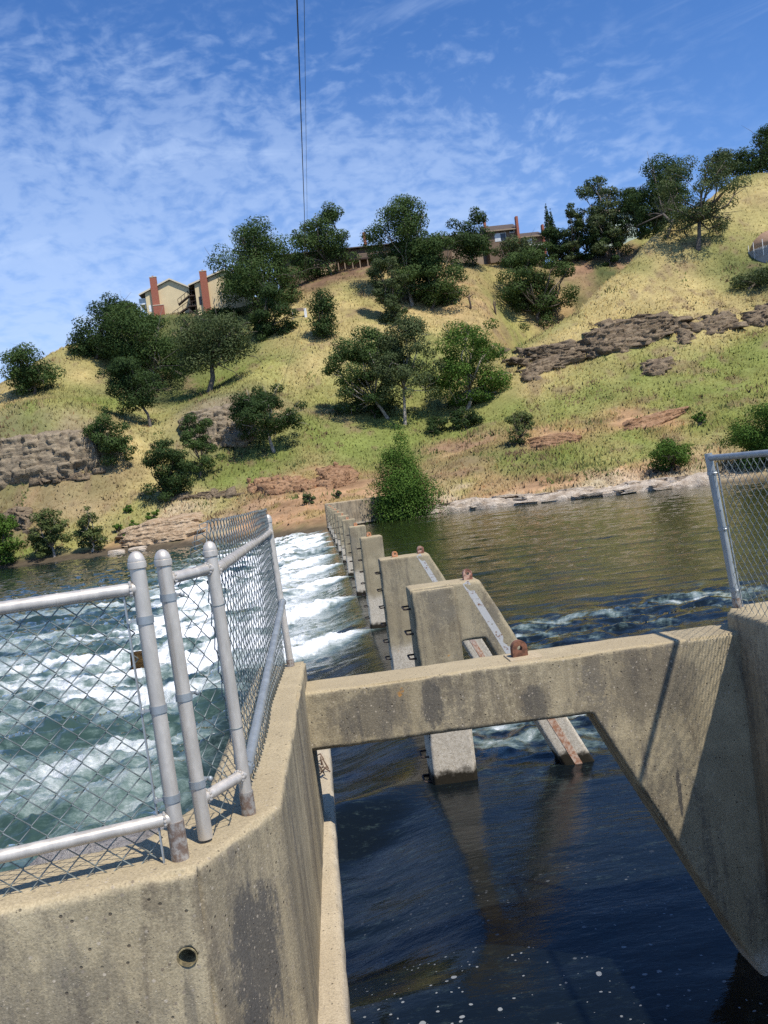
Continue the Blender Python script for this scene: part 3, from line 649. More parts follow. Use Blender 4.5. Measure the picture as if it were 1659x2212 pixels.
for q in ((255,1195,1.1,.5,'low pale rock at waterline left of the sandy bank'), (300,1188,1.2,.45,'wide pale waterline rock below the sandy bank')):
    h = hit(q[0], q[1]); boulder((h[0], h[1]-.5, max(h[2], -.5)), (q[2], .8, q[3]), M['shore'], q[4], int(q[0]), group='pale rocks at the far left waterline')
# ------------------------------------------------------------------ river
PY = [10.6, 15.4, 22.9, 30.4, 37.6, 44.8, 52.0, 59.2, 66.4, 73.6, 80.6]      # pier positions across the river
WZ0 = -.62                                                                   # tailwater level
def river_z(x, y):
    near = sst(6.6, 5.6, y)                       # the quiet pool between the walls
    drop = sst(.9, -4.5, x)*(1-near*sst(-.4, .2, x))
    z = WZ0*drop
    # swell on the slack upstream side
    ups = sst(1.5, 4, x)
    amp = .012+.030*sst(7, 14, y)*ups
    z = z+amp*fbm(x*.35+y*.12, y*1.1, 3, 71)+amp*.5*fbm(x*1.1, y*2.6, 3, 72)
    bay = np.zeros_like(x)
    for q in PY: bay = np.maximum(bay, np.exp(-((y-q-.22+.50*np.maximum(1-x, 0)-.02*np.maximum(1-x, 0)**2)/(.50+.07*np.maximum(1-x, 0)))**2))
    # smooth tongues dip between the piers then jump
    dn = sst(1.4, -.8, x)*sst(6.3, 7.2, y)
    env = dn*np.exp(-np.maximum(-x-6, 0)/22)
    hol = sst(1.2, -.2, x)*sst(-2.8, -1.0, x)*sst(6.3, 7.2, y)
    z = z-.22*hol*(1-bay)+.16*bay*dn*np.exp(-np.maximum(-x, 0)/6)
    ch = fbm(x*.55+2, y*1.1, 4, 75)
    z = z+env*sst(-.2, -2.6, x)*(.28*ch+.26*(1-np.abs(fbm(x*.7+.3*y, y*1.5, 4, 77))*2.2)*.6+.11*fbm(x*2.4, y*3.6, 4, 79))
    z = z+env*(1-sst(-.2, -2.6, x))*.07*fbm(x*.9+y*.4, y*1.4, 3, 78)
    # riffle upstream of the first bays
    rf = np.exp(-((y-19.6-.25*(x-5.5))/2.2)**2)*sst(2.6, 4.0, x)*sst(13, 9.5, x)
    rf2 = np.exp(-((y-12.6)/1.6)**2)*sst(1.3, 2.0, x)*sst(5.4, 4.0, x)
    z = z+rf*.16*fbm(x*1.3, y*2.4, 4, 81)+rf2*.08*fbm(x*2.3, y*3.4, 3, 82)
    return z, env, bay, rf, rf2, near
def river_foam(x, y, env, bay, rf, rf2):
    x0_, y0_ = x, y; w1 = fbm(x*.45, y*.7, 3, 101); w2 = fbm(x*.45+7, y*.7+3, 3, 102)
    wx = x+1.1*w1; wy = y+.75*w2
    n1 = fbm(wx*.38+1.3, wy*.95+.10*wx, 6, 85, .62); n2 = fbm(wx*1.3, wy*2.9, 5, 86, .65)
    big = fbm(x*.16, y*.32, 3, 88)
    down = sst(-1.2, -3.4, x+1.1*fbm(x*.7, y*1.3, 3, 84))
    f = env*down*(.31+.85*n1+.40*n2+.60*big)*sst(-46, -16, x)
    f = f*(.25+.75*sst(9.5, 16, y))*(1-.9*sst(38, 62, y)*sst(-7, -16, x))
    # fan of foam left in the wake of every pier
    f = f+env*bay*sst(1.3, .6, x)*(.62+.55*n2+.35*n1)*np.exp(-np.maximum(-x-1, 0)/3.5)*sst(17, 21, y)
    f = f+sst(2.1, .7, x)*sst(18.5, 23, y)*sst(1.9, -1.0, x-1.6*bay+1.0*n2)*(.60+.5*n2+.35*n1)*sst(-11, -3, x+2*n1)
    n3 = fbm(x*2.2+.6*y, y*2.6, 5, 96, .65)
    f = f+rf*(.16+.95*n3+.4*n1)+rf2*(.24+.95*n3+.2*n1)
    f = f+.55*np.exp(-((y-92+.35*(x-4))/1.6)**2)*sst(2, 5, x)*sst(19, 14, x)*(.3+n2)
    f = f+.5*np.exp(-((y-77)/2.0)**2)*sst(4, 6, x)*sst(13, 10, x)*(.1+n2)
    return f
def build_river():
    u = np.concatenate([np.linspace(-3.2, -.62, 90)[:-1], np.linspace(-.62, .72, 1000), np.linspace(.72, 3.0, 70)[1:]])
    ys = np.concatenate([np.linspace(-3, 1.1, 12)[:-1], 1.1*np.exp(np.linspace(0, math.log(125/1.1), 800))])
    U, Yv = np.meshgrid(u, ys); X = U*np.maximum(np.abs(Yv), 1.1); Yv = Yv*np.ones_like(X)
    Z, env, bay, rf, rf2, near = river_z(X, Yv)
    F = river_foam(X, Yv, env, bay, rf, rf2)
    Z = Z+np.clip(F, 0, 1)*.11*fbm(X*3.6, Yv*5, 4, 91, .62)
    murk = np.clip(env*sst(-1.0, -3.5, X)*(1.0+.5*fbm(X*.25, Yv*.7, 3, 93)), 0, 1)*sst(-60, -20, X)
    pool = sst(8.5, 6.0, Yv)*sst(-.3, 0, X); olive = sst(15, 32, Yv)*sst(.5, 3.5, X)
    ids = np.arange(X.size).reshape(X.shape)
    f = np.stack([ids[:-1, :-1], ids[:-1, 1:], ids[1:, 1:], ids[1:, :-1]], -1).reshape(-1, 4)
    t = NT('river_water'); p = t.pos()
    A = lambda nm: t.n('ShaderNodeAttribute', attribute_name=nm).outputs[2]
    fo = A('foam'); mk = A('murk'); pl = A('pool')
    fine = t.noise(t.mapp(p, (1.6, 4.5, 1)), 2.2, 6, .72)
    fine2 = t.noise(t.mapp(p, (3, 6, 3)), 5, 5, .75)
    fm = t.math('ADD', fo, t.math('MULTIPLY', t.math('SUBTRACT', fine, .5), .75))
    fm = t.math('ADD', fm, t.math('MULTIPLY', t.math('SUBTRACT', fine2, .5), .55))
    aer = t.ss(fm, .02, .45)
    fm = t.ss(fm, .16, 1.05)
    # foam bubbles adrift on the quiet pool
    pv = t.n('ShaderNodeVectorMath', operation='ADD', i_0=p, i_1=t.mapp(t.noise(p, 9, 2, out=1), (.05, .05, .05)))
    fl = 0
    for sc, r0, th in ((4.0, .13, .25), (8.0, .15, .30), (17., .20, .40)):
        v = t.n('ShaderNodeTexVoronoi', i_Vector=pv, i_Scale=sc)
        s = t.n('ShaderNodeSeparateColor', i_0=v.outputs['Color'])
        rr = t.math('MULTIPLY', s.outputs[1], r0)
        one = t.math('MULTIPLY', t.math('LESS_THAN', v.outputs['Distance'], rr), t.math('GREATER_THAN', s.outputs[0], th))
        fl = one if fl == 0 else t.math('MAXIMUM', fl, one)
    fl = t.math('MULTIPLY', t.math('MULTIPLY', fl, pl), t.ss(t.noise(p, 1.1, 3), .30, .46))
    # ripples
    r1 = t.noise(t.mapp(p, (.55, 2.2, 1), rot=(0, 0, .12)), 1.4, 5, .6, .4)
    r2 = t.noise(t.mapp(p, (1.0, 1.9, 1), rot=(0, 0, -.1)), 6.5, 5, .62, .4)
    hh = t.math('ADD', t.math('MULTIPLY', r1, t.math('ADD', t.ss(pl, 0, 1, .40, .20), t.math('MULTIPLY', A('olive'), .4))), t.math('MULTIPLY', r2, t.ss(pl, 0, 1, .20, .12)))
    nrm = t.bump(hh, t.math('ADD', .36, t.math('MULTIPLY', A('olive'), .2)), .075)
    deep = t.mix(mk, t.mix(A('olive'), (.005, .008, .010), (.017, .022, .006)), t.mix(t.noise(p, .6, 3), (.018, .042, .037), (.052, .088, .070)))
    deep = t.mix(t.math('MULTIPLY', aer, .55), deep, (.14, .205, .18))
    body = t.n('ShaderNodeBsdfDiffuse', i_Color=deep, i_Normal=nrm).outputs[0]
    clear = t.n('ShaderNodeBsdfTransparent', i_Color=(.30, .33, .26)).outputs[0]
    body = t.n('ShaderNodeMixShader', i_0=t.ss(mk, 0, .4, .16, .0), i_1=body, i_2=clear).outputs[0]
    gl = t.n('ShaderNodeBsdfGlossy', i_Color=(1, 1, 1), i_Roughness=.035, i_Normal=nrm).outputs[0]
    fr = t.n('ShaderNodeFresnel', i_IOR=1.30, i_Normal=nrm).outputs[0]
    wsh = t.n('ShaderNodeMixShader', i_0=fr, i_1=body, i_2=gl).outputs[0]
    fn = t.bump(t.noise(p, 14, 5, .75), .9, .06, nrm)
    fsh = t.n('ShaderNodeBsdfDiffuse', i_Color=t.mix(fm, (.34, .43, .39), (.87, .88, .87)), i_Normal=fn).outputs[0]
    sh = t.n('ShaderNodeMixShader', i_0=fm, i_1=wsh, i_2=fsh).outputs[0]
    sh = t.n('ShaderNodeMixShader', i_0=t.math('MULTIPLY', fl, .75), i_1=sh, i_2=t.n('ShaderNodeBsdfDiffuse', i_Color=(.30, .32, .33)).outputs[0]).outputs[0]
    m = t.out(sh)
    o = mesh('river', np.stack([X, Yv, Z], -1).reshape(-1, 3), f, m, None, True, None, {'foam': F, 'murk': murk, 'pool': pool, 'olive': olive})
    tag(o, kind='structure')
build_river()
bed = MB(); nb = 60
bx, by = np.meshgrid(np.linspace(-60, 60, 121), np.linspace(-8, 100, 109))
bz = -2.6+.4*fbm(bx/3, by/3, 3, 95)
# gravel bar rising under the right bay
bz = bz+2.35*np.exp(-((bx-3.15)/.6)**2-((by-8.8)/1.5)**2)
ids = np.arange(bx.size).reshape(bx.shape)
o = mesh('riverbed', np.stack([bx, by, bz], -1).reshape(-1, 3), np.stack([ids[:-1, :-1], ids[:-1, 1:], ids[1:, 1:], ids[1:, :-1]], -1).reshape(-1, 4), mat_plain('river_gravel', (.20, .15, .09), .9, 0, .5, 6, .5, .05), None, True)
tag(o, kind='structure')

# ------------------------------------------------------------------ near concrete
LT = 2.52
m = MB().prism_z([(-7, 1.4), (-1.16, 2.83), (-.53, 2.935), (-.275, 3.42), (-.205, 6.35), (-.55, 6.35), (-.60, 3.62), (-.78, 3.26), (-1.25, 3.17), (-7, 1.76)], -2.2, LT)
lw = m.build('concrete_wall', M['conc_near'])
hole = W(404, 2070, 2.915)
cut = MB().tube([(hole[0], 2.75, hole[2]), (hole[0], 3.02, hole[2])], .034, 20).build('cutter', None)
remesh(lw, .016, .0028, 9, .017)
bo = lw.modifiers.new('b', 'BOOLEAN'); bo.object = cut; bo.operation = 'DIFFERENCE'; bo.solver = 'EXACT'
me = bpy.data.meshes.new_from_object(lw.evaluated_get(bpy.context.evaluated_depsgraph_get())); lw.modifiers.clear()
if len(me.polygons) > 1000: lw.data = me
lw.data.polygons.foreach_set('use_smooth', np.ones(len(lw.data.polygons), dtype=bool))
bpy.data.objects.remove(cut)
tag(lw, 'stained concrete wall at lower left with chamfered corner carrying the chain link fences', 'wall')
dp = MB(); k = 20
vs = []; fs = []
for (r, yy) in ((.034, 2.921), (.029, 2.917), (.028, 3.01)):
    for j in range(k): vs.append((hole[0]+r*math.cos(2*math.pi*j/k), yy, hole[2]+r*math.sin(2*math.pi*j/k)))
for i in range(2):
    for j in range(k): fs.append((i*k+j, i*k+(j+1) % k, (i+1)*k+(j+1) % k, (i+1)*k+j))
fs.append(tuple(2*k+j for j in range(k)))
dp.add(vs, fs).build('drain_pipe', mat_plain('silted_drain', (.20, .16, .08), .9, 0, .6, 40), lw, True)

m = MB().prism_z([(-.30, 1.2), (-.130, 1.2), (-.138, 9), (-.30, 9)], 1.22, 1.42)
o = m.build('concrete_ledge', M['conc_pale']); remesh(o, .025, .004, 8, .012)
tag(o, 'narrow pale concrete ledge along the foot of the left wall', 'ledge')
o = MB()
for i in range(8):
    c = np.array([-.215+RNG.normal(0, .02), 7.1+RNG.normal(0, .25), 1.44]); d = RNG.normal(0, 1, 3)*np.array([.035, .12, .03]); b = c+np.array([0, 0, .03])
    o.tube([b-d, b+RNG.normal(0, .02, 3)+np.array([0, 0, .05]), b+d], [.007, .006, .003], 5)
tag(o.build('twig_pile', mat_plain('dead_root', (.16, .10, .06), .9)), 'tangle of dead roots on the pale ledge under the beam', 'twigs')

BY, BS = 5.82, 0.0
prof = [(-.26, 2.40), (3.9, 2.405), (3.9, -2.2), (3.736, -2.2), (1.682, 1.994), (-.26, 2.012)]
m = MB().prism_y(prof, 0, .38); m.v = [(x, BY+BS*(x+.21)+y, z) for x, y, z in m.v]
fr = m.build('concrete_beam', M['conc_near'])
remesh(fr, .016, .003, 9, .020)
tag(fr, 'foreground concrete beam spanning the channel with a sloping haunch at its right end', 'beam')
m = MB().prism_z([(2.757, -2), (3.3, -2), (3.3, 6.14), (2.88, 6.14), (2.757, 5.975)], -2.2, 2.53)
rw = m.build('concrete_wall', M['conc_near']); remesh(rw, .022, .003, 8, .014)
tag(rw, 'shaded concrete wall at right edge carrying the taller blue grey fence', 'wall')

def eye_plate(x, y, z, w, h, th, mat, parent, name='lifting_eye', axis=0.0):
    """steel plate with a rounded head and a hole through it"""
    k = 12; r = w/2; zc = h-r; hr = w*.17
    outl = [(-r, 0), (r, 0)]+[(r*math.cos(math.pi*i/k), zc+r*math.sin(math.pi*i/k)) for i in range(k+1)]
    n = len(outl); inn = []
    for (a, b) in outl:
        an = math.atan2(b-zc, a); inn.append((hr*math.cos(an), zc+hr*math.sin(an)))
    ca, sa = math.cos(axis), math.sin(axis)
    vs = []
    for yy in (-th/2, th/2):
        for (a, b) in outl: vs.append((x+a*ca-yy*sa, y+a*sa+yy*ca, z+b))
        for (a, b) in inn: vs.append((x+a*ca-yy*sa, y+a*sa+yy*ca, z+b))
    fs = []
    for i in range(n):
        j = (i+1) % n
        fs += [(i, j, n+j, n+i), (2*n+j, 2*n+i, 3*n+i, 3*n+j), (i, 2*n+i, 2*n+j, j), (n+i, n+j, 3*n+j, 3*n+i)]
    return MB().add(vs, fs).build(name, mat, parent, auto=35)
p = W(1122, 1412, 6.0)
eye_plate(p[0], 6.0, 2.395, .110, .128, .042, M['rust'], fr, axis=.15)
o = MB().box(p[0]-.09, 5.90, 2.392, p[0]+.14, 6.12, 2.412).build('mortar_pad', mat_concrete('mortar', (.50, .41, .28), .1, .6, False), fr, bevel=.006)

def rung(parent, x, y0, y1, z, out=.085, name='rung'):
    pts = [(x+.03, y0, z), (x-out+.02, y0, z), (x-out, y0+.02, z), (x-out, y1-.02, z), (x-out+.02, y1, z), (x+.03, y1, z)]
    return MB().tube(pts, .0125, 6).build(name, M['dark_steel'], parent, True)
def frame_pier(y, label):
    t = thing('weir_pier', (1.4, y+.22, 0), label, 'weir pier', 'concrete weir piers across the river')
    out = [(1.0, 2.41), (1.87, 2.41), (4.0, -2.0), (3.56, -2.0), (1.845, 1.70), (1.56, 1.70), (1.56, -2.0), (1.0, -2.0)]
    o = MB().prism_y(out, y, y+.45).build('buttress_frame', M['conc'], t); remesh(o, .021, .003, 9, .012)
    # thicker column with grooves along the downstream side
    a, b = np.array([1.69, y-.004, 2.405]), np.array([2.86, y-.004, -.08])
    d = (b-a)/np.linalg.norm(b-a); q = np.cross(d, [0, 1, 0])
    w = .042
    MB().add([a-q*w, a+q*w, b+q*w, b-q*w, a-q*w+[0, .03, 0], a+q*w+[0, .03, 0], b+q*w+[0, .03, 0], b-q*w+[0, .03, 0]],
             [(0,1,2,3),(7,6,5,4),(0,4,5,1),(1,5,6,2),(2,6,7,3),(3,7,4,0)]).build('steel_strip', M['strip'], t)
    eye_plate(1.755, y+.2, 2.40, .115, .145, .05, M['rust_pale'], t, axis=.2)
    for i in range(8): rung(t, 1.0, y+.09, y+.36, 2.16-.305*i)
    return t
fp = frame_pier(PY[0], 'nearest weir pier, a concrete frame with a sloping strut and a white painted strip')
rw_ = MB().box(1.015, PY[0]-.028, -1.9, 1.545, PY[0]+.02, 2.385).build('column_face', M['conc'], fp); remesh(rw_, .022, .003, 9, .012)
fp2 = frame_pier(PY[1], 'second weir pier, sloping framed buttress with two rusty eyes, partly behind the nearest one')
eye_plate(1.29, PY[1]+.2, 2.40, .10, .11, .045, M['rust_orange'], fp2, axis=.2)
ordn = ['third', 'fourth', 'fifth', 'sixth', 'seventh', 'eighth', 'ninth', 'tenth', 'eleventh']
def straight_pier(y, label):
    t = thing('weir_pier', (1.35, y+.22, 0), label, 'weir pier', 'concrete weir piers across the river')
    o = MB().prism_y([(1.05, 2.41), (1.63, 2.41), (1.63, -2), (1.05, -2)], y, y+.45).build('column', M['conc'], t); remesh(o, .035, .004, 9, .012)
    eye_plate(1.30, y+.2, 2.40, .12, .125, .05, M['rust_orange'], t, axis=.2)
    for i in range(9): rung(t, 1.05, y+.09, y+.36, 2.12-.305*i, .10)
    return t
p3 = None
for i, y in enumerate(PY[2:]):
    lab = ordn[i]+' weir pier from the foreground beam, a plain upright concrete post with rungs'
    if p3 is None: p3 = straight_pier(y, 'third weir pier, tall upright concrete post with a dark wet foot in the foam')
    else:
        c = copy_tree(p3, (RNG.normal(0, .012), y-PY[2], RNG.normal(0, .01))); c['label'] = lab
# far abutment
m = MB().prism_z([(.95, 87.6), (1.6, 87.6), (9.6, 92.6), (9.4, 93.4), (1.3, 88.6), (.95, 88.5)], -2.2, 2.55)
o = m.build('concrete_abutment', M['conc_far']); remesh(o, .10, .01, 4, .02)
tag(o, 'far concrete abutment wall ending the row of piers beside the bushy tree', 'wall')

# ------------------------------------------------------------------ chain link fences
def chain_link(name, A, B, z0, z1, parent, pitch=.088, wr=.0017, wob=.0, top=None, phase=0.0, knuckle=True):
    """woven wire between two ground points: every wire is a vertical zigzag hooked into its neighbours"""
    A = np.array(A, float); B = np.array(B, float); L = np.linalg.norm(B-A); d = (B-A)/L; nrm = np.array([-d[1], d[0]])
    nw = int(L/(pitch/2)); mb_v = []; mb_f = []; base = 0; k = 4
    for i in range(nw):
        a0 = i*pitch/2
        zt = z1 if top is None else top(a0/L)
        nz = int(round((zt-z0)/(pitch/2)))
        if nz < 2: continue
        pts = []
        for j in range(nz+1):
            z = z0+j*pitch/2
            s = (j+i) % 2
            a = a0+s*(pitch/2+.004)
            off = (.0032 if s else -.0032)
            bl = wob*(vn(np.array([a*3.0]), np.array([z*3.0]), 5)[0])
            sway = wob*2.2*vn(np.array([a*1.1+9]), np.array([z*.9]), 6)[0]
            xy = A+d*(a+bl)+nrm*(off+sway)
            pts.append((xy[0], xy[1], z+bl*.6))
            if 0 < j < nz:                       # little bend round the neighbour
                xy2 = A+d*(a+bl-(.004 if s else -.004))+nrm*(-off+sway); pts.append((xy2[0], xy2[1], z+bl*.6+.004))
        if knuckle:
            e = np.array(pts[0]); pts.insert(0, (e[0]+d[0]*.010, e[1]+d[1]*.010, e[2]+.008)); 
            e = np.array(pts[-1]); pts.append((e[0]-d[0]*.008, e[1]-d[1]*.008, e[2]-.010))
        P = np.array(pts); T = np.gradient(P, axis=0); T /= np.linalg.norm(T, axis=1)[:, None]+1e-9
        n3 = np.array([nrm[0], nrm[1], 0]); S1 = np.cross(T, n3); S1 /= np.linalg.norm(S1, axis=1)[:, None]+1e-9; S2 = np.cross(T, S1)
        ring = np.stack([P+S1*wr, P+S2*wr, P-S1*wr, P-S2*wr], 1); mb_v.append(ring.reshape(-1, 3))
        m_ = len(P); ii = np.arange(m_-1)[:, None]*k; jj = np.arange(k)[None]; j2 = (jj+1) % k
        mb_f.append((np.stack([ii+jj, ii+j2, ii+k+j2, ii+k+jj], -1)+base).reshape(-1, 4)); base += m_*k
    return mesh(name, np.concatenate(mb_v), np.concatenate(mb_f), M['wire'], parent, True)
def post(parent, p0, p1, r=.030, cap=True, mat='galv', sleeve=None, plug=True):
    p0 = np.array(p0, float); p1 = np.array(p1, float)
    o = MB().tube([p0, p1], r, 20).build('post', M[mat], parent, auto=40)
    if cap:
        c = MB().lathe([(r*1.10, -.024), (r*1.19, -.022), (r*1.21, -.010), (r*1.20, -.002), (r*1.10, .0), (r*1.12, .003), (r*1.04, .012), (r*.86, .022), (r*.58, .030), (r*.28, .034), (.001, .035)], p1, 20)
        c.build('cap', M['galv'], o, auto=35)
    if sleeve:
        MB().tube([p0, p0+(p1-p0)*sleeve/np.linalg.norm(p1-p0)], [r*1.16, r*1.13], 20).build('sleeve', M['galv_rust'], o, auto=40)
    return o
def rail(parent, a, b, r=.021, mat='galv', weld=(True, True), sleeves=()):
    a = np.array(a, float); b = np.array(b, float)
    m = MB().tube([a, b], r, 16)
    d = (b-a)/np.linalg.norm(b-a)
    for on, q, s in ((weld[0], a, 1), (weld[1], b, -1)):
        if on:
            x = np.cross(d, [0, 0, 1]); x /= np.linalg.norm(x); y = np.cross(d, x)
            for j in range(12):
                an = 2*math.pi*j/12; m.sphere(q+s*d*.033+(x*math.cos(an)+y*math.sin(an))*r*1.02, .0065, k=6, n=4)
    for f in sleeves:
        c = a+(b-a)*f; m.tube([c-d*.004, c-d*.0035, c+d*.0035, c+d*.004], [r*1.0, r*1.06, r*1.06, r*1.0], 16)
    return m.build('rail', M[mat], parent, auto=40)
def band(parent, p, r, side, z, mat='galv'):
    c = np.array([p[0], p[1], z])
    m = MB(); k = 20; vs = []; fs = []
    for rr, zz in ((r*1.02, -.013), (r*1.13, -.013), (r*1.13, .013), (r*1.02, .013)):
        for j in range(k): vs.append(c+[rr*math.cos(2*math.pi*j/k), rr*math.sin(2*math.pi*j/k), zz])
    for i in range(4):
        for j in range(k): fs.append((i*k+j, i*k+(j+1) % k, ((i+1) % 4)*k+(j+1) % k, ((i+1) % 4)*k+j))
    m.add(vs, fs)
    s = np.array([side[0], side[1], 0.0]); q = np.array([-s[1], s[0], 0])
    a = c+s*r*.95; b = c+s*(r+.030)
    m.tube([a, b], [.010, .010], 4, rot=math.pi/4, flat=.5)
    m.tube([b-s*.004-q*.014, b-s*.004+q*.014], .006, 6); m.sphere(b-s*.004-q*.016, .010, (1, 1, 1), 8, 5)
    return m.build('brace_band', M['galv_blue'], parent, auto=35)

fa = thing('chain_link_fence', (-.605, 3.03, LT), 'left chain link panel with silver pipe rails running out of the frame', 'fence')
P1a, P1b = np.array([-.600, 3.03, LT-.03]), np.array([-.617, 3.03, 3.545])
post(fa, P1a, P1b, .0262, sleeve=.165)
dA = np.array([-.955, -.225, 0]); dA /= np.linalg.norm(dA)
za, zb = W(285, 1272, 3.03)[2], W(360, 1768, 3.03)[2]
ra = P1b*1; ra[2] = za; rb = P1a*1; rb[2] = zb; rb[0] = -.602; ra[0] = -.615
rail(fa, ra, ra+dA*2.2, .0218, weld=(True, False), sleeves=(.085, .12, .48))
rail(fa, rb, rb+dA*2.2, .0218, weld=(True, False))
tb = P1a+dA*.055
MB().tube([tb+[0, 0, .03], tb+[-.017, 0, za-LT-.01+.03]], .0085, 4, rot=math.pi/4, flat=.45).build('tension_bar', M['galv_blue'], fa)
for z in (3.347, 3.042, 2.735): band(fa, P1a+(P1b-P1a)*(z-LT)/1.03, .0262, dA[:2], z)
off = np.array([.225, -.955])*-.034
chain_link('wire_mesh', (P1a+dA*.05)[:2]+off, (P1a+dA*2.1)[:2]+off, LT-.012, za+.034, fa, .0885, .0023, .004)

fb = thing('chain_link_fence', (-.36, 4.2, LT), 'receding chain link fence on the left wall with torn mesh curling above its rail', 'fence')
P2a, P2b = np.array([-.530, 3.16, LT+.012]), np.array([-.553, 3.16, 3.535])
P3a, P3b = np.array([-.392, 3.37, LT-.02]), np.array([-.412, 3.37, 3.535])
P4a, P4b = np.array([-.305, 6.20, LT-.02]), np.array([-.335, 6.20, 3.56])
post(fb, P2a, P2b, .0262); post(fb, P3a, P3b, .0240, sleeve=.11); post(fb, P4a, P4b, .0240, sleeve=.07)
for z in (3.40, 3.044, 2.73): band(fb, P2a+(P2b-P2a)*(z-LT)/1.02, .0262, (.55, .83), z)
rail(fb, (P2b[0], 3.16, 3.462), (P3b[0], 3.37, 3.468), .021); rail(fb, (P2a[0], 3.16, 2.672), (P3a[0], 3.37, 2.676), .021)
rail(fb, (P3b[0]+.004, 3.37, 3.455), (P4b[0], 6.20, 3.468), .0225, sleeves=(.07, .2, .35, .5, .62, .75, .88)); rail(fb, (P3a[0]+.012, 3.37, 2.688), (P4a[0], 6.20, 3.09-.11), .021, 'galv_blue', sleeves=(.1, .3, .5, .7))
for z in (3.33, 2.86):
    o = MB(); c = P3a+(P3b-P3a)*(z-LT)/1.03; o.tube([(c[0]+.0252*math.cos(a), c[1]+.0252*math.sin(a), z+.004*math.sin(a)) for a in np.linspace(0, 6.4, 18)], .0016, 5).build('tie_wire', M['wire'], fb, True)
chain_link('wire_mesh', (P2a[0]+.02, 3.20), (P3a[0]-.02, 3.345), LT+.02, 3.49, fb, .0885, .0023, .006)
def torn(t): return 3.635-.22*max(0, 1-t/.07)**1.2+.012*math.sin(t*40)
chain_link('wire_mesh', (-.420, 3.385), (-.345, 6.17), LT+.015, 3.62, fb, .0885, .0023, .010, torn)
o = MB()
for i in range(7):
    c = np.array([-.45+.006*i, 3.30+.02*i, 3.45+.02*i]); o.tube([c, c+[-.03+RNG.normal(0, .02), -.03, .03], c+[-.02+RNG.normal(0, .02), -.05, .065], c+[.01, -.03, .075]], .0019, 5)
o.build('loose_wire', M['wire'], fb, True)

fc = thing('chain_link_fence', (2.88, 6.2, 2.53), 'right chain link fence with blue grey post standing on the shaded wall', 'fence')
P5a, P5b = np.array([2.885, 6.055, 2.50]), np.array([2.792, 6.055, 3.640])
post(fc, P5a, P5b, .0270, cap=False, mat='galv_blue', sleeve=.10)
rail(fc, (2.80, 6.04, 3.607), (2.81, 1.5, 3.60), .0215, 'galv_blue', weld=(False, False), sleeves=(.07,))
MB().tube([(2.892, 5.995, 2.54), (2.818, 5.995, 3.57)], .009, 4, rot=math.pi/4, flat=.45).build('tension_bar', M['galv_blue'], fc)
for z in (3.50, 3.1, 2.66): band(fc, P5a+(P5b-P5a)*(z-2.5)/1.148, .029, (0, -1), z)
chain_link('wire_mesh', (2.846, 5.99), (2.846, 2.4), 2.515, 3.580, fc, .0885, .0023, .006)
# ------------------------------------------------------------------ trees
def mat_leaf(name, c, c2):
    t = NT(name); p = t.pos()
    a = t.n('ShaderNodeAttribute', attribute_name='Col').outputs[0]
    cc = t.mix(t.n('ShaderNodeSeparateColor', i_0=a).outputs[0], c, c2)
    b = t.principled(Base_Color=cc, Roughness=.7, Specular_IOR_Level=.10)
    tr = t.n('ShaderNodeBsdfTranslucent', i_Color=t.mix(.5, cc, (.10, .14, .02)))
    return t.out(t.n('ShaderNodeMixShader', i_0=.22, i_1=b, i_2=tr).outputs[0])
LEAF = {'oak': mat_leaf('oak_leaves', (.030, .060, .018), (.088, .130, .038)),
        'dark': mat_leaf('dark_live_oak_leaves', (.020, .042, .014), (.058, .092, .028)),
        'grey': mat_leaf('grey_green_leaves', (.042, .066, .026), (.115, .140, .058)),
        'bright': mat_leaf('fresh_green_leaves', (.040, .088, .014), (.120, .200, .035)),
        'olive': mat_leaf('olive_leaves', (.058, .080, .024), (.145, .175, .06)),
        'cyp': mat_leaf('cypress_leaves', (.014, .034, .012), (.045, .078, .028))}
BARK = mat_plain('oak_bark', (.115, .095, .075), .95, 0, .4, 3, .5, .05); BARKP = mat_plain('pale_bark', (.30, .26, .21), .95, 0, .4, 3, .4, .05)
def leaves(blobs, n, size, rng, shape=None):
    w = np.array([b[1]**2*b[2] for b in blobs]); w /= w.sum()
    ch = rng.choice(len(blobs), n, p=w)
    C = np.array([b[0] for b in blobs])[ch]; Rr = np.array([b[1] for b in blobs])[ch]; Sq = np.array([b[2] for b in blobs])[ch]
    d = rng.normal(0, 1, (n, 3)); d /= np.linalg.norm(d, axis=1)[:, None]
    rad = Rr*np.clip(.45+.55*rng.random(n)**.5+.04*rng.normal(0, 1, n), .1, 1.15)
    P = C+d*rad[:, None]*np.stack([np.ones(n), np.ones(n), Sq], 1)
    nn = d+rng.normal(0, .38, (n, 3))+np.array([0, 0, .25]); nn /= np.linalg.norm(nn, axis=1)[:, None]
    a = rng.normal(0, 1, (n, 3)); t1 = np.cross(nn, a); t1 /= np.linalg.norm(t1, axis=1)[:, None]+1e-9; t2 = np.cross(nn, t1)
    s = size*(.55+.9*rng.random(n))[:, None]
    q = np.stack([P-t1*s*.5, P+t2*s*.33, P+t1*s*.5, P-t2*s*.33+nn*s*.12], 1)
    cl = rng.random(len(blobs))[ch]*.55+.45*rng.random(n)
    return q, cl
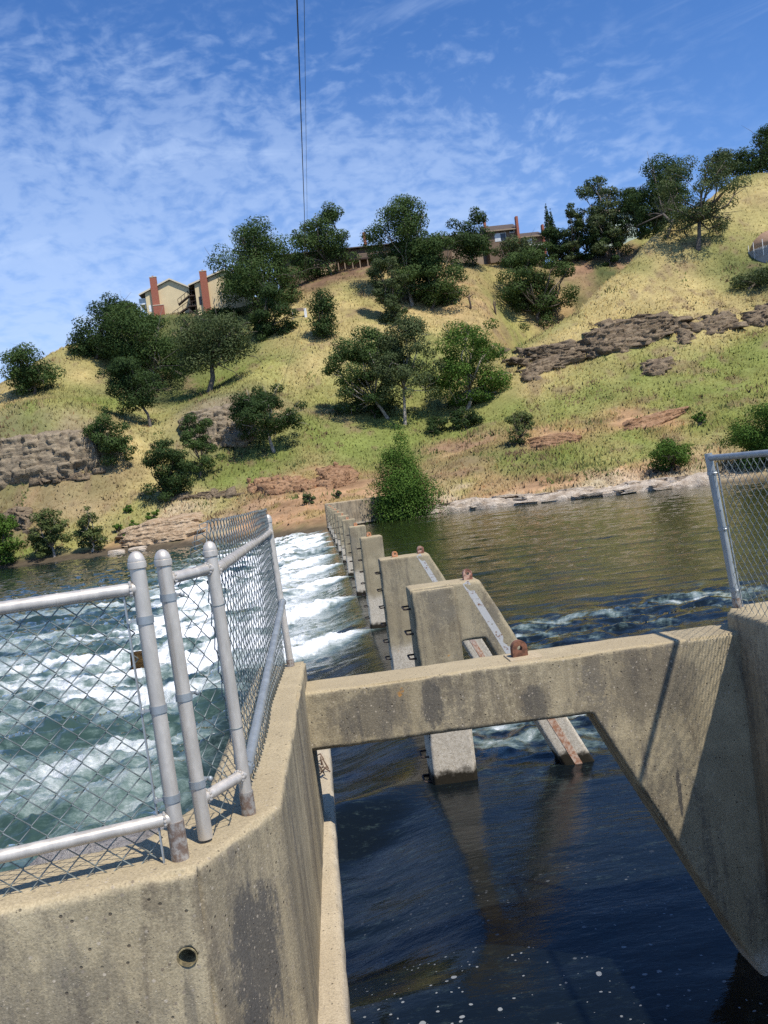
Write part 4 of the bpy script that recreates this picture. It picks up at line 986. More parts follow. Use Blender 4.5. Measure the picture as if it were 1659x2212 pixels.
def tree(name, label, bx, by, box, style='oak', cat='tree', dens=1.0, nb=14, tr=.22, bark=BARK, lean=0, base=None, group='oaks on the hillside', br=.27, low=.0, leafk=1.0, shape='round', seed=0, bare=0, Yoff=0.0):
    rng = np.random.default_rng(seed+int(bx*7+by*3))
    b = hit(bx, by) if base is None else np.array(base, float)
    Y = b[1]+Yoff
    x0, y0, x1, y1 = box
    c = W((x0+x1)/2, (y0+y1)/2, Y); wd = (x1-x0)/FPX*Y; ht = (y1-y0)/FPX*Y
    wd = wd*1.0; 
    t = thing(name, b, label, cat, group)
    hw, hh = wd/2, ht/2
    blobs = []
    if shape == 'cone':
        for i in range(nb):
            f = (i+.5)/nb; z = c[2]-hh+f*ht; r = hw*(1-f**1.35)*.95+.12*hw
            for k in range(5 if f < .75 else 2):
                a = rng.random()*6.28; rr = r*.45
                rr *= .7+.75*rng.random(); blobs.append((np.array([c[0]+math.cos(a)*rr, c[1]+math.sin(a)*rr, z+rng.normal(0, .25)]), r*(.36+.34*rng.random()), .85))
    elif shape == 'spire':
        for i in range(nb):
            f = (i+.5)/nb; z = c[2]-hh+f*ht; r = hw*(.35+1.0*math.sin(math.pi*(f*.8+.17)))*(1-f**3*.75)
            blobs.append((np.array([c[0], c[1], z]), r, 2.2))
    else:
        ph = rng.random()*6.28; nbg = rng.integers(4, 7); nb = int(nb*3.0); br = br*.46
        bough = []
        for k in range(nbg):
            a = ph+6.28*k/nbg+rng.normal(0, .3); e = rng.random()
            bough.append(np.array([math.cos(a)*(.75-.35*e), math.sin(a)*(.6-.3*e), -.35+1.2*e]))
        for i in range(nb):
            for _ in range(30):
                d = rng.normal(0, 1, 3); d /= np.linalg.norm(d)
                rr = rng.random()**.45
                q = np.array([d[0]*rr, d[1]*rr, d[2]*rr])
                if rng.random() < .62: q = bough[rng.integers(nbg)]+rng.normal(0, .27, 3)
                L_ = np.linalg.norm(q); q = q/max(1, L_)
                if q[2] < -.55+low: continue
                break
            R_ = hw*2*br*(.65+.6*rng.random())*(1.0 if L_ > .45 else 1.25)
            R_ = min(R_, hw*.62, hh*.9)
            sq = .72 if shape == 'round' else .55
            pos = c+q*np.array([max(hw-R_*.85, .1), max(hw-R_*.85, .1)*.9, max(hh-R_*.85*sq, .1)])
            blobs.append((pos, R_, sq))
    pxs = wd/Y*883*ht/Y*883
    n = int(np.clip(pxs*4.6*dens, 600, 36000))
    size = max(.15, 1.75*Y/883)*leafk
    if shape not in ('cone', 'spire'):      # stretch the clumps so that the crown fills its real extent
        lo = np.min([p_-r_*np.array([1, 1, s_]) for p_, r_, s_ in blobs], axis=0); hi = np.max([p_+r_*np.array([1, 1, s_]) for p_, r_, s_ in blobs], axis=0)
        kk_ = 1.14 if 'oak' in name else 1.06; kx = wd*kk_/(hi[0]-lo[0]); kz = ht*kk_/(hi[2]-lo[2]); kc = (lo+hi)/2
        blobs = [(c+(p_-kc)*np.array([kx, kx, kz]), r_*math.sqrt(kx*kz)*1.08, s_*.92) for p_, r_, s_ in blobs]
    # limbs first: trunk from the foot to the fork, a limb to most clumps
    mb = MB(); foot = b-np.array([0, 0, .5])
    top = np.array([c[0], c[1], c[2]-hh*.15])
    r0 = tr*max(.7, wd/9)
    fork = b+(top-b)*(.45 if c[2]-hh < b[2]+ht*.2 else .62)+np.array([rng.normal(0, .2), 0, 0])
    mid = (b+fork)/2+rng.normal(0, .08*np.linalg.norm(fork-b), 3)*np.array([1, 1, .2])
    mb.tube([foot, b, mid, fork], [r0*1.35, r0*1.15, r0*.9, r0*.75], 8)
    for i, (pos, R_, sq) in enumerate(blobs):
        if shape in ('cone', 'spire') and i % 4: continue
        if i > 19: break
        e = pos+rng.normal(0, .15*R_, 3); m1 = fork+(e-fork)*.5+rng.normal(0, .10*np.linalg.norm(e-fork), 3)
        mb.tube([fork, m1, e], [r0*.55, r0*.34, r0*.10], 6)
        for k in range(2):
            e2 = e+rng.normal(0, .8*R_, 3); mb.tube([m1+(e-m1)*.4, (e+e2)/2+rng.normal(0, .1*R_, 3), e2], [r0*.2, r0*.12, r0*.04], 4)
    for i in range(bare):
        a = fork+(top-fork)*rng.random()*.3; s = 1 if rng.random() > .3 else -1
        e = a+np.array([s*hw*(.5+.45*rng.random()), rng.normal(0, .6), hh*rng.normal(.0, .25)])
        m1 = (a+e)/2+rng.normal(0, .25, 3)
        mb.tube([a, m1, e], [r0*.4, r0*.24, r0*.06], 6)
        for k in range(4):
            st = m1+(e-m1)*rng.random(); mb.tube([st, st+rng.normal(0, .5, 3), st+rng.normal(0, .8, 3)+[0, 0, -.1]], [r0*.13, r0*.08, r0*.03], 4)
    mb.build('trunk', bark, t, True)
    q, cl = leaves(blobs, n, size, rng)
    leaf_tint = np.repeat(np.clip(cl, 0, 1)[:, None], 4, 1).reshape(-1)  # random tint per clump and leaf
    mesh('crown', q.reshape(-1, 3), np.arange(len(q)*4).reshape(-1, 4), LEAF[style], t, False, np.repeat(leaf_tint[:, None], 3, 1))
    return t
O = 'oaks on the hillside'
tree('oak_tree', 'lone round oak on the crest at the far left', 75, 852, (12,745,125,852), 'oak', nb=15, low=.25)
tree('oak_tree', 'dark oak left of the tan houses on the crest', 208, 775, (152,640,282,772), 'dark', nb=18)
tree('oak_tree', 'oak whose crown covers the foot of the left tan house', 340, 838, (236,668,392,820), 'oak', nb=20, low=.1, bark=BARKP)
tree('oak_tree', 'broad grey green oak below the second tan house with a thick dark trunk', 452, 848, (372,672,543,800), 'grey', nb=22, tr=.3)
tree('oak_tree', 'low dark oak spreading down the gully beneath the two big oaks', 325, 922, (222,778,352,888), 'dark', nb=14)
tree('oak_tree', 'large dense oak beside the red chimney of the second tan house', 575, 668, (460,485,640,668), 'oak', nb=26)
tree('oak_tree', 'oak on the crest that the overhead cable passes in front of', 715, 594, (630,448,763,596), 'oak', nb=20, br=.24)
tree('oak_tree', 'small leaning oak with open branches under the crest in left centre', 572, 730, (533,618,637,732), 'dark', nb=11, lean=1)
tree('oak_tree', 'narrow bushy oak beside the cable anchor on the grass', 692, 732, (668,630,730,732), 'dark', nb=16, br=.55, low=-.5)
tree('oak_tree', 'tallest broad oak crown in the middle of the crest', 890, 660, (795,437,952,655), 'oak', nb=28, br=.25, bark=BARKP)
tree('oak_tree', 'dark trunked oak just right of the tallest middle oak', 933, 668, (890,512,1003,660), 'oak', nb=16, bark=BARK)
tree('willow_tree', 'greyish thin twigged tree hanging low left of the tallest middle oak', 862, 697, (798,560,882,695), 'grey', nb=15, low=-.5, dens=.75)
tree('oak_tree', 'round dark oak on the crest left of the chimneyed townhouses', 1022, 574, (972,461,1065,572), 'dark', nb=14)
tree('oak_tree', 'big drooping oak at the mouth of the right gully', 1165, 700, (1075,535,1242,704), 'oak', nb=17, low=-.3, br=.22, dens=.85)
tree('oak_tree', 'grey green oak below the windows of the chimneyed townhouses', 1120, 590, (1062,512,1165,580), 'grey', nb=12, Yoff=2)
tree('oak_tree', 'left oak of the tall pair above the conical tree, leaning trunk', 838, 905, (706,712,850,884), 'oak', nb=20, low=.15, bark=BARKP, br=.24)
tree('oak_tree', 'right oak of the tall pair above the conical tree, pale slim trunk', 875, 918, (805,690,948,862), 'grey', nb=20, low=.1, bark=BARKP)
tree('oak_tree', 'fresh green oak on mid slope right of the tall pair', 1010, 885, (935,690,1092,868), 'bright', nb=22, low=.15, bark=BARKP, br=.22, dens=.85)
tree('oak_tree', 'small flat topped oak with pale trunk in front of the tan cliff', 592, 978, (502,832,653,945), 'dark', nb=13, low=.2, bark=BARKP, br=.2)
tree('oak_tree', 'slim sparse oak standing right of the dark leaning thicket', 433, 1033, (398,897,475,1012), 'oak', nb=10, tr=.17, dens=.75)
tree('oak_tree', 'dark leaning thicket tree growing down towards the water at left', 355, 1085, (312,958,412,1090), 'dark', nb=16, low=-.4)
tree('oak_tree', 'bushy oak hanging over the right end of the long tan cliff', 236, 1003, (188,900,285,1000), 'oak', nb=13, low=-.3)
RT = 'trees along the far waterline'
tree('alder_tree', 'bright green tree cut by the left edge at the waterline', 20, 1218, (-45,1112,52,1218), 'bright', nb=16, low=-.4, group=RT)
tree('alder_tree', 'green riverside tree with pale trunk second from the left edge', 118, 1204, (62,1100,148,1200), 'olive', nb=13, group=RT, bark=BARKP)
tree('alder_tree', 'slender olive riverside tree, third along the left waterline', 200, 1192, (162,1095,228,1188), 'olive', nb=11, dens=.7, group=RT, bark=BARKP)
tree('alder_tree', 'dense conical bright green tree at the end of the weir', 866, 1116, (782,918,946,1120), 'bright', nb=18, shape='cone', low=-.5, group=RT, dens=1.25, base=(8.7, 89.3, .1), leafk=.9)
tree('willow_shrub', 'round dark green willow shrub at the right waterline left of the fence post', 1450, 1022, (1396,945,1506,1016), 'bright', 'shrub', nb=12, low=-.5, group='shrubs on the right bank')
tree('alder_tree', 'large leafy tree behind the right chain link fence', 1640, 1010, (1558,856,1760,1015), 'bright', nb=22, low=-.5, group=RT)
tree('shrub', 'small round shrub alone in green grass near the right edge', 1512, 924, (1496,890,1529,924), 'bright', 'shrub', nb=6, low=-.4, group='shrubs on the right bank')
tree('olive_shrub', 'feathery olive shrub beside the shorter orange earth bank', 1128, 960, (1094,888,1154,958), 'olive', 'shrub', nb=9, low=-.3, dens=.7, group='shrubs on the right bank')
tree('shrub', 'dark shrub under the fresh green oak', 1005, 925, (972,878,1042,925), 'dark', 'shrub', nb=8, low=-.4, group='dark shrubs beneath the mid slope oaks')
tree('shrub', 'dark low shrub between the pale trunk and the fresh green oak', 945, 938, (918,898,968,938), 'dark', 'shrub', nb=8, low=-.4, group='dark shrubs beneath the mid slope oaks', Yoff=0)
tree('shrub', 'little dark bush left of the leaning pale trunk', 810, 903, (793,872,828,903), 'dark', 'shrub', nb=5, low=-.4, group='dark shrubs beneath the mid slope oaks')
tree('shrub', 'brown twiggy bush at the foot of the hanging grey tree', 855, 700, (826,660,880,698), 'grey', 'shrub', nb=6, low=-.4, group='dark shrubs beneath the mid slope oaks')
for i, (x, y, w, h, l) in enumerate([(330,1116,14,13,'bright small bush topmost right of the scattered bank bushes'), (276,1100,9,8,'tiny bush highest on the left bank'), (290,1138,13,14,'small bush in the middle of the scattered left bank bushes'), (254,1142,10,10,'small bush left of the other scattered bank bushes'), (272,1164,9,9,'small bush nearest the sandy bank at left'), (668,1078,14,12,'small grey bush on the bank under the red earth'), (728,1070,10,10,'small dark bush right of the red earth mound')]):
    tree('shrub', l, x, y+h, (x-w, y-h, x+w, y+h), 'bright' if i < 5 else 'grey', 'shrub', nb=5, low=-.4, dens=1.6, group='small bushes on the left bank')
tree('hedge', 'dark clipped hedge along the foot of the second tan house', 480, 690, (438,662,520,692), 'dark', 'hedge', nb=9, low=-.5, group='shrubs by the tan houses')
tree('shrub', 'dark shrubs under the left tan house balcony', 305, 712, (262,672,352,712), 'oak', 'shrub', nb=8, low=-.5, group='shrubs by the tan houses')
tree('oak_tree', 'oak filling the gap between the grey green oak and the low gully oak', 395, 800, (345,735,430,830), 'dark', nb=12, low=-.3)
tree('oak_tree', 'round oak crown tucked behind the oak below the left tan house', 262, 745, (225,655,300,742), 'oak', nb=12)
# crest trees at the right
CR = 'trees along the right crest'
tree('oak_tree', 'open oak with bare right branches on the gold slope at upper right', 1508, 540, (1425,352,1600,505), 'grey', nb=13, br=.19, dens=.45, bare=5, tr=.26, group=CR)
tree('oak_tree', 'black green oak behind the open oak at upper right', 1440, 515, (1360,337,1500,505), 'dark', nb=20, group=CR, Yoff=14)
tree('oak_tree', 'tall airy oak where the right crest dips into the gully', 1338, 562, (1248,388,1362,545), 'grey', nb=18, br=.22, dens=.8, group=CR, bark=BARKP)
tree('oak_tree', 'shaggy oak right of the two cypresses', 1240, 572, (1202,448,1262,572), 'grey', nb=13, low=-.4, group=CR)
tree('oak_tree', 'dark shrubby oak beneath the tall airy oak', 1318, 575, (1290,500,1345,570), 'dark', nb=8, low=-.4, group=CR)
tree('oak_tree', 'dark mass of oak under the cypresses above the gully', 1195, 575, (1170,495,1232,585), 'dark', nb=12, low=-.4, group=CR)
tree('oak_tree', 'oak on the skyline left of the right edge tree', 1565, 392, (1522,324,1612,388), 'grey', nb=13, group=CR, base=tuple(W(1565, 385, 192)))
tree('oak_tree', 'dark oak cut by the right edge on the skyline', 1640, 378, (1594,268,1720,378), 'dark', nb=16, group=CR, base=tuple(W(1642, 374, 186)))
for x, y0, l in ((1184, 437, 'taller of the two pencil cypresses on the right crest'), (1193, 449, 'shorter of the two pencil cypresses on the right crest')):
    h = hit(1190, 562); b = W(x+12, 565, h[1]+3); b[2] = tz(b[0], b[1])
    tree('cypress_tree', l, x, 560, (x-7, y0, x+9, 560), 'cyp', nb=16, shape='spire', base=b, group='pencil cypresses', dens=2.2, leafk=.75)
tree('shrub', 'blue green bramble thicket below the water tank', 1618, 625, (1578,575,1700,622), 'grey', 'shrub', nb=12, low=-.4, group='shrubs on the right bank')
for x, y, l, arms in ((1017, 668, 'dead tree snag with two bare arms in orange grass', 1), (1070, 678, 'narrow broken dead trunk right of the forked snag', 0)):
    b = hit(x, y); mb = MB(); s = b[1]/FPX
    mb.tube([b-[0, 0, .3], b+[.05, 0, 1.2], b+[-.1, 0, 2.1], b+[.05, 0, 3.2]], [.28, .22, .2, .10 if arms else .05], 7)
    if arms:
        mb.tube([b+[0, 0, 2.3], b+[-1.2, 0, 3.0], b+[-2.8, .2, 3.4]], [.16, .10, .04], 6); mb.tube([b+[0, 0, 2.5], b+[.8, 0, 3.0], b+[1.3, 0, 3.0]], [.14, .08, .03], 6)
    else: mb.tube([b+[0, 0, 1.0], b+[.3, 0, 2.4], b+[.25, 0, 3.0]], [.14, .1, .03], 6)
    tag(mb.build('dead_trunk', mat_plain('dead_wood', (.12, .085, .06), .95, 0, .4, 3), None, True), l, 'dead tree', 'dead trunks on the hillside')
tree('oak_tree', 'dark oak behind the black green oak on the right crest', 1400, 505, (1335,410,1425,512), 'dark', nb=14, group=CR, base=tuple(W(1385, 512, 214)))
tree('oak_tree', 'dark oak between the shaggy oak and the tall airy oak', 1268, 560, (1228,470,1300,562), 'dark', nb=12, group=CR, low=-.3)

# ------------------------------------------------------------------ houses
def m_of(nm, c, **k): return mat_plain(nm, c, **k)
TAN = m_of('tan_stucco', (.64, .52, .31), rough=.9, var=.06, sc=.8); BRICK = None
t_ = NT('red_brick'); p_ = t_.pos()
sx = t_.n('ShaderNodeSeparateXYZ', i_0=p_)
bt = t_.n('ShaderNodeTexBrick', i_Vector=t_.n('ShaderNodeCombineXYZ', i_0=t_.math('ADD', sx.outputs[0], sx.outputs[1]), i_1=sx.outputs[2]), i_Scale=2.4, i_Color1=(.34, .10, .055), i_Color2=(.27, .075, .045), i_Mortar=(.33, .17, .12))
BRICK = t_.out(t_.principled(Base_Color=bt.outputs[0], Roughness=.9))
TRIM = m_of('cream_trim', (.62, .54, .40), rough=.7, var=.05); ROOF = m_of('brown_shingle', (.085, .062, .048), rough=.95, var=.35, sc=3)
DECKW = m_of('dark_deck_wood', (.055, .035, .025), rough=.9, var=.3); BROWN = m_of('brown_siding', (.17, .115, .075), rough=.9, var=.15); LTBR = m_of('tan_siding', (.30, .22, .145), rough=.9, var=.12)
WHITE = m_of('white_paint', (.74, .74, .72), rough=.6, var=.05); GLASS = m_of('dark_window_glass', (.02, .024, .03), rough=.12, var=.1, bump=0); BLIND = m_of('pale_window_blind', (.55, .56, .55), rough=.35, var=.15, sc=2)
GREENW = m_of('pale_green_siding', (.42, .50, .43), rough=.9, var=.08)
def fxz(px, py, Y): w = W(px, py, Y); return float(w[0]), float(w[2])
def gable_house(label, Y, wl, wr, eaveL, peak, eaveR, bot, depth, chim, extra):
    x0, z0 = fxz(*wl, Y); xr, zr = fxz(*wr, Y); xp, zp = fxz(*peak, Y); zl = fxz(*eaveL, Y)[1]; ze = fxz(*eaveR, Y)[1]
    zb = bot; sl = (zp-zl)/(xp-x0); slr = (zp-ze)/(xr-xp)
    t = thing('tan_house', (x0, Y, zb), label, 'house', 'tan gabled houses on the left crest')
    MB().prism_y([(x0, zb-3), (xr, zb-3), (xr, ze), (xp, zp), (x0, zl)], Y, Y+depth).build('wall', TAN, t)
    rf = MB(); ov = 1.3; o2 = .8; th = .28
    rf.prism_y([(x0-ov, zl-sl*ov+.02), (xp, zp+.02), (xr+o2, ze-slr*o2+.02), (xr+o2, ze-slr*o2+th), (xp, zp+th), (x0-ov, zl-sl*ov+th)], Y-.5, Y+depth+.5)
    rfo = rf.build('roof', ROOF, t)
    MB().prism_y([(x0-ov-.03, zl-sl*ov-.02), (xp, zp-.02), (xr+o2, ze-slr*o2-.02), (xr+o2, ze-slr*o2+th+.03), (xp, zp+th+.03), (x0-ov-.03, zl-sl*ov+th+.03)], Y-.58, Y-.5).build('bargeboard', TRIM, rfo)
    ca, cb, cbot = chim
    cx0, cz = fxz(*ca, Y-.6); cx1, _ = fxz(*cb, Y-.6); xb0 = fxz(*cbot, Y-.6)[0]
    xm = (cx0+xb0)/2; wdt = cx1-cx0
    c = MB().box(xm, Y-.75, zb-2.5, xm+wdt, Y+.15, cz).build('chimney', BRICK, t)
    MB().box(xm-.06, Y-.81, cz, xm+wdt+.06, Y+.21, cz+.14).build('chimney_cap', TRIM, c); MB().box(xm+wdt*.35, Y-.5, cz+.14, xm+wdt*.6, Y-.1, cz+.4).build('flue', BRICK, c)
    extra(t, x0, zl, zb, Y, depth, xm, wdt); return t
def deck(t, x0, x1, y0, y1, z, h, zb, mat, rail_mat, posts=True, pane=True):
    d = MB().box(x0, y0, z-.22, x1, y1, z).build('deck', mat, t)
    r = MB(); r.box(x0, y0, z+h-.09, x1, y0+.09, z+h); r.box(x0, y0, z+h-.09, x0+.09, y1, z+h)
    n = max(2, int((x1-x0)/1.3))
    for i in range(n+1):
        x = x0+(x1-x0-.09)*i/n; r.box(x, y0+.004, z, x+.09, y0+.09, z+h-.06)
    for i in range(5):
        y = y0+(y1-y0-.09)*i/4; r.box(x0+.004, y, z, x0+.09, y+.09, z+h-.06)
    r.build('railing', rail_mat, d)
    if pane: MB().box(x0+.1, y0+.04, z+.1, x1, y0+.06, z+h-.12).build('railing_pane', m_of('railing_glass', (.45, .48, .48), rough=.2, var=.1), d)
    if posts:
        for x in (x0+.15, x1-.4):
            MB().box(x, y0+.15, zb-2, x+.16, y0+.31, z-.22).build('deck_post', mat, d)
    return d
def ex1(t, x0, zl, zb, Y, dp, xm, wdt):
    s = Y/FPX
    za = fxz(306, 655, Y)[1]
    deck(t, x0-1.6, x0-.01, Y+.5, Y+9, za, 1.15, zb, WHITE, WHITE)
    MB().box(x0-.05, Y+.8, zb-2, x0-.004, Y+8, za-.3).build('under_deck_shade_sheet', GLASS, t)  # dark sheet stands in for the shade on the wall under the balcony
    xa, z1 = fxz(321, 659.5, Y); xb, z2 = fxz(328.5, 671, Y); MB().box(xa, Y-.05, z2-.2, xb, Y+.01, z1).build('door', WHITE, t)
    MB().box(xm+.1, Y-1.3, zb-2, xm+2.4, Y-.755, fxz(345, 662, Y)[1]).build('hearth_base', BRICK, t)
    MB().box(xm+.05, Y-1.36, fxz(345, 662, Y)[1], xm+2.45, Y-.70, fxz(345, 662, Y)[1]+.12).build('hearth_cap', TRIM, t)
    MB().lathe([(.28, 0), (.28, .06)], (0, 0, 0), 10)
def ex2(t, x0, zl, zb, Y, dp, xm, wdt):
    z1 = fxz(418, 636, Y)[1]; z2 = fxz(418, 659, Y)[1]
    deck(t, x0-1.7, x0-.01, Y+.4, Y+8, z1, 1.0, zb, DECKW, DECKW, True, False)
    d = deck(t, x0-2.0, x0-.01, Y+.2, Y+8.3, z2, 1.0, zb, DECKW, DECKW, True, False)
    for (zt, dx, L, dr) in ((z1, -1.7, 2.3, 1.5), (z2, -2.0, 3.4, 1.9)):
        xa = x0+dx; st = MB()
        st.prism_y([(xa, zt-.3), (xa, zt), (xa-L, zt-dr), (xa-L, zt-dr-.3)], Y+.5, Y+1.7)
        r = st
        for k in range(4):
            f = k/3; x = xa-L*f; z = zt-dr*f; r.box(x-.05, Y+.42, z-.1, x+.05, Y+.5, z+.95)
        r.prism_y([(xa, zt+.86), (xa, zt+.97), (xa-L, zt-dr+.97), (xa-L, zt-dr+.86)], Y+.40, Y+.5)
        r.build('stair', DECKW, t)
    MB().box(x0-.05, Y+.8, zb-2, x0-.004, Y+8, zl-.6).build('side_wall_shade_sheet', GLASS, t)  # dark sheet over the left wall paints its shade behind the decks
    xa, w1 = fxz(429, 641, Y); xb, w2 = fxz(437, 658, Y); f = MB().box(xa, Y-.06, w2, xb, Y+.01, w1).build('window', DECKW, t)
    MB().box(xa+.08, Y-.075, w2+.08, xb-.08, Y-.058, w1-.08).build('pane', GLASS, f)
Y1 = 200.0
gable_house('left tan gabled house with white balcony and red brick chimney', Y1, (314,640), (410,640), (313.5,633), (366.5,605), (408.5,621.5), fxz(355, 679, Y1)[1], 13, ((322.4,600), (337,599.5), (331,663)), ex1)
Y2 = 196.0
gable_house('right tan gabled house with dark wooden decks and taller brick chimney', Y2, (423,640), (545,640), (421.5,613), (483,585), (540,607), fxz(450, 674, Y2)[1], 13, ((430,587), (445,586.3), (441,673)), ex2)

# long brown house behind the middle oaks
Y3 = 211.0
x0, zf = fxz(600, 586, Y3); x1, _ = fxz(978, 540, Y3); zd = fxz(765, 560, Y3)[1]; ze = fxz(775, 533, Y3)[1]; zg = fxz(745, 596, Y3)[1]
t = thing('long_house', (x0, Y3, zg), 'long brown hillside house with posts under its deck, half hidden by the middle oaks', 'house')
MB().box(x0, Y3+1.6, zg-3, x1, Y3+12, ze).build('wall', BROWN, t)
rf = MB().add([(x0-1, Y3+.3, ze-.1), (x1+1, Y3+.3, ze-.1), (x1+1, Y3+6.5, ze+1.5), (x0-1, Y3+6.5, ze+1.5), (x0-1, Y3+.3, ze+.15), (x1+1, Y3+.3, ze+.15), (x1+1, Y3+6.5, ze+1.75), (x0-1, Y3+6.5, ze+1.75), (x0-1, Y3+13, ze-.1), (x1+1, Y3+13, ze-.1), (x0-1, Y3+13, ze+.15), (x1+1, Y3+13, ze+.15)],
    [(0,3,2,1), (4,5,6,7), (0,1,5,4), (3,8,9,2), (7,6,11,10), (8,10,11,9), (0,4,7,3), (3,7,10,8), (1,2,6,5), (2,9,11,6)]).build('roof', ROOF, t)
cx, cz = fxz(783, 503, Y3+3); MB().box(cx, Y3+2.6, ze-1, cx+.7, Y3+3.3, cz).build('chimney', BRICK, rf)
dx0 = fxz(726, 560, Y3)[0]; dx1 = fxz(845, 545, Y3)[0]
d = MB().box(dx0, Y3-.6, zd-.35, dx1, Y3+1.55, zd).build('deck', DECKW, t)
r = MB(); r.box(dx0+5, Y3-.58, zd+.95, dx1, Y3-.5, zd+1.05)
for i in range(int((dx1-dx0-5)/.28)): r.box(dx0+5+i*.28, Y3-.57, zd, dx0+5.14+i*.28, Y3-.52, zd+.95)
r.build('railing', LTBR, d)
for px in (731, 745, 762, 778, 795, 812): x = fxz(px, 575, Y3)[0]; MB().box(x-.1, Y3-.5, zg-3, x+.12, Y3-.28, zd-.35).build('deck_post', LTBR, d)
MB().box(fxz(692, 580, Y3)[0], Y3+.9, zg-3, fxz(720, 580, Y3)[0], Y3+1.59, zd-.4).build('tan_panel', m_of('tan_wall', (.42, .31, .18), rough=.9), t)
for px in (640, 665, 815, 850, 905): x, z = fxz(px, 545, Y3); w = MB().box(x, Y3+1.5, zd+.5, x+1.6, Y3+1.59, zd+1.9).build('window', WHITE, t); MB().box(x+.1, Y3+1.47, zd+.6, x+1.5, Y3+1.498, zd+1.8).build('pane', GLASS, w)
MB().box(fxz(602, 600, Y3)[0], Y3-1.0, zg+.4, fxz(626, 600, Y3)[0], Y3+1.5, zg+.7).build('side_deck', m_of('red_deck', (.22, .055, .045)), t)

def townhouse(label, Y, eL, eR, ridge_py, bot_py, wall, chims, wins, group='townhouses on the right crest', extra=None):
    x0, z0 = fxz(*eL, Y); x1, z1 = fxz(*eR, Y); ze = (z0+z1)/2; zb = fxz(eL[0], bot_py, Y)[1]; zr = fxz((eL[0]+eR[0])/2, ridge_py, Y+5)[1]
    t = thing('townhouse', (x0, Y, zb), label, 'house', group)
    MB().box(x0+.3, Y, zb-4, x1-.2, Y+10, ze).build('wall', wall, t)
    rf = MB().add([(x0-.2, Y-.9, ze-.28), (x1+.2, Y-.9, ze-.28), (x1+.2, Y-.9, ze), (x0-.2, Y-.9, ze), (x0-.2, Y+5, zr), (x1+.2, Y+5, zr), (x0-.2, Y+11, ze), (x1+.2, Y+11, ze), (x0-.2, Y+11, ze-.28), (x1+.2, Y+11, ze-.28)],
        [(0,1,2,3), (3,2,5,4), (4,5,7,6), (6,7,9,8), (0,8,9,1), (0,3,4,6,8), (1,9,7,5,2)]).build('roof', ROOF, t)
    MB().box(x0-.22, Y-.95, ze-.30, x1+.22, Y-.905, ze+.02).build('fascia', LTBR, rf)
    for (a, b, full) in chims:
        cx, cz = fxz(*a, Y-.5); w = (b-a[0])/FPX*Y
        MB().box(cx, Y-.98-.3 if full else Y+3, zb-2 if full else ze-1, cx+w, Y-.05 if full else Y+4, cz).build('chimney', BRICK, t)
    for (a, b, mt) in wins:
        wx0, wz1 = fxz(*a, Y); wx1, wz0 = fxz(*b, Y)
        w = MB().box(wx0, Y-.08, wz0, wx1, Y+.01, wz1).build('window', WHITE, t)
        n = max(1, int((wx1-wx0)/1.1))
        for i in range(n):
            MB().box(wx0+.08+(wx1-wx0-.08)*i/n, Y-.1, wz0+.1, wx0+(wx1-wx0-.08)*(i+1)/n, Y-.078, wz1-.1).build('pane', mt if i != 1 else GLASS, w)
    if extra: extra(t, Y)
    return t
townhouse('brown townhouse with two red chimneys and wide white framed window', 226, (1050,503), (1117.5,492), 486, 535, BROWN, [((1049.8,464), 1054.6, False), ((1111.7,469), 1116.8, True)], [((1067.5,505), (1094,520), BLIND), ((1100,497), (1112,502), GLASS)])
def exB(t, Y):
    a, z = fxz(1139, 532, Y); b, _ = fxz(1176, 528, Y); MB().box(a, Y-1.2, z-.4, b, Y-.02, z).build('balcony', WHITE, t)
townhouse('lower brown townhouse with one red chimney just left of the cypresses', 228, (1119,516), (1173,506.5), 502, 545, BROWN, [((1168.4,486.5), 1172.6, True)], [((1139,516), (1150,528), BLIND), ((1122,518), (1128,528), BLIND)], extra=exB)
def exC(t, Y):
    a, z = fxz(1312, 503, Y); b, _ = fxz(1358, 500, Y); MB().box(a, Y-1.4, z-.3, b, Y-.02, z).build('balcony', WHITE, t); MB().box(a, Y-1.4, z+.7, b, Y-1.3, z+.85).build('railing', WHITE, t)
townhouse('pale green house glimpsed through the tall airy oak', 230, (1296,462), (1372,452), 449, 540, GREENW, [((1368,403), 1374, False)], [((1317,466), (1331,483), BLIND), ((1340,486), (1356,500), BLIND)], extra=exC)
townhouse('brown roofed house mostly hidden behind the round dark crest oak', 224, (930,522), (1040,509), 507, 556, LTBR, [], [((960,528), (972,540), BLIND), ((1010,535), (1030,552), BLIND)])

# water tank
hb = hit(1640, 585); Yt = hb[1]+4.5; s = Yt/FPX
cx = W(1688, 560, Yt)[0]; zt0 = W(1627, 577, Yt)[2]-2; zt1 = W(1640, 540, Yt)[2]; Rt = cx-W(1627, 560, Yt)[0]
t = thing('water_tank', (cx, Yt, zt0), 'round grey water tank with rusty tan domed roof at the right edge', 'water tank')
MB().lathe([(Rt, 0), (Rt, 2+(zt1-zt0-2)*.45), (Rt*1.0, zt1-zt0)], (cx, Yt, zt0), 40).build('wall', m_of('grey_concrete_tank', (.30, .29, .28), rough=.9, var=.15, sc=1), t, auto=40)
dome = MB().lathe([(Rt*.995, 0), (Rt*.94, 1.0), (Rt*.82, 2.0), (Rt*.6, 2.9), (Rt*.3, 3.4), (.01, 3.5)], (cx, Yt, zt1), 40).build('domed_roof', mat_rust('rusty_tan_roof', (.30, .175, .09), .5), t, True)
rb = MB()
for i in range(110):
    a = 2*math.pi*i/110; x, y = cx+(Rt+.03)*math.cos(a), Yt+(Rt+.03)*math.sin(a); rb.box(x-.035, y-.035, zt1-1.6, x+.035, y+.035, zt1+.05)
rb.build('ribbed_band', m_of('grey_rib', (.34, .34, .34)), t)
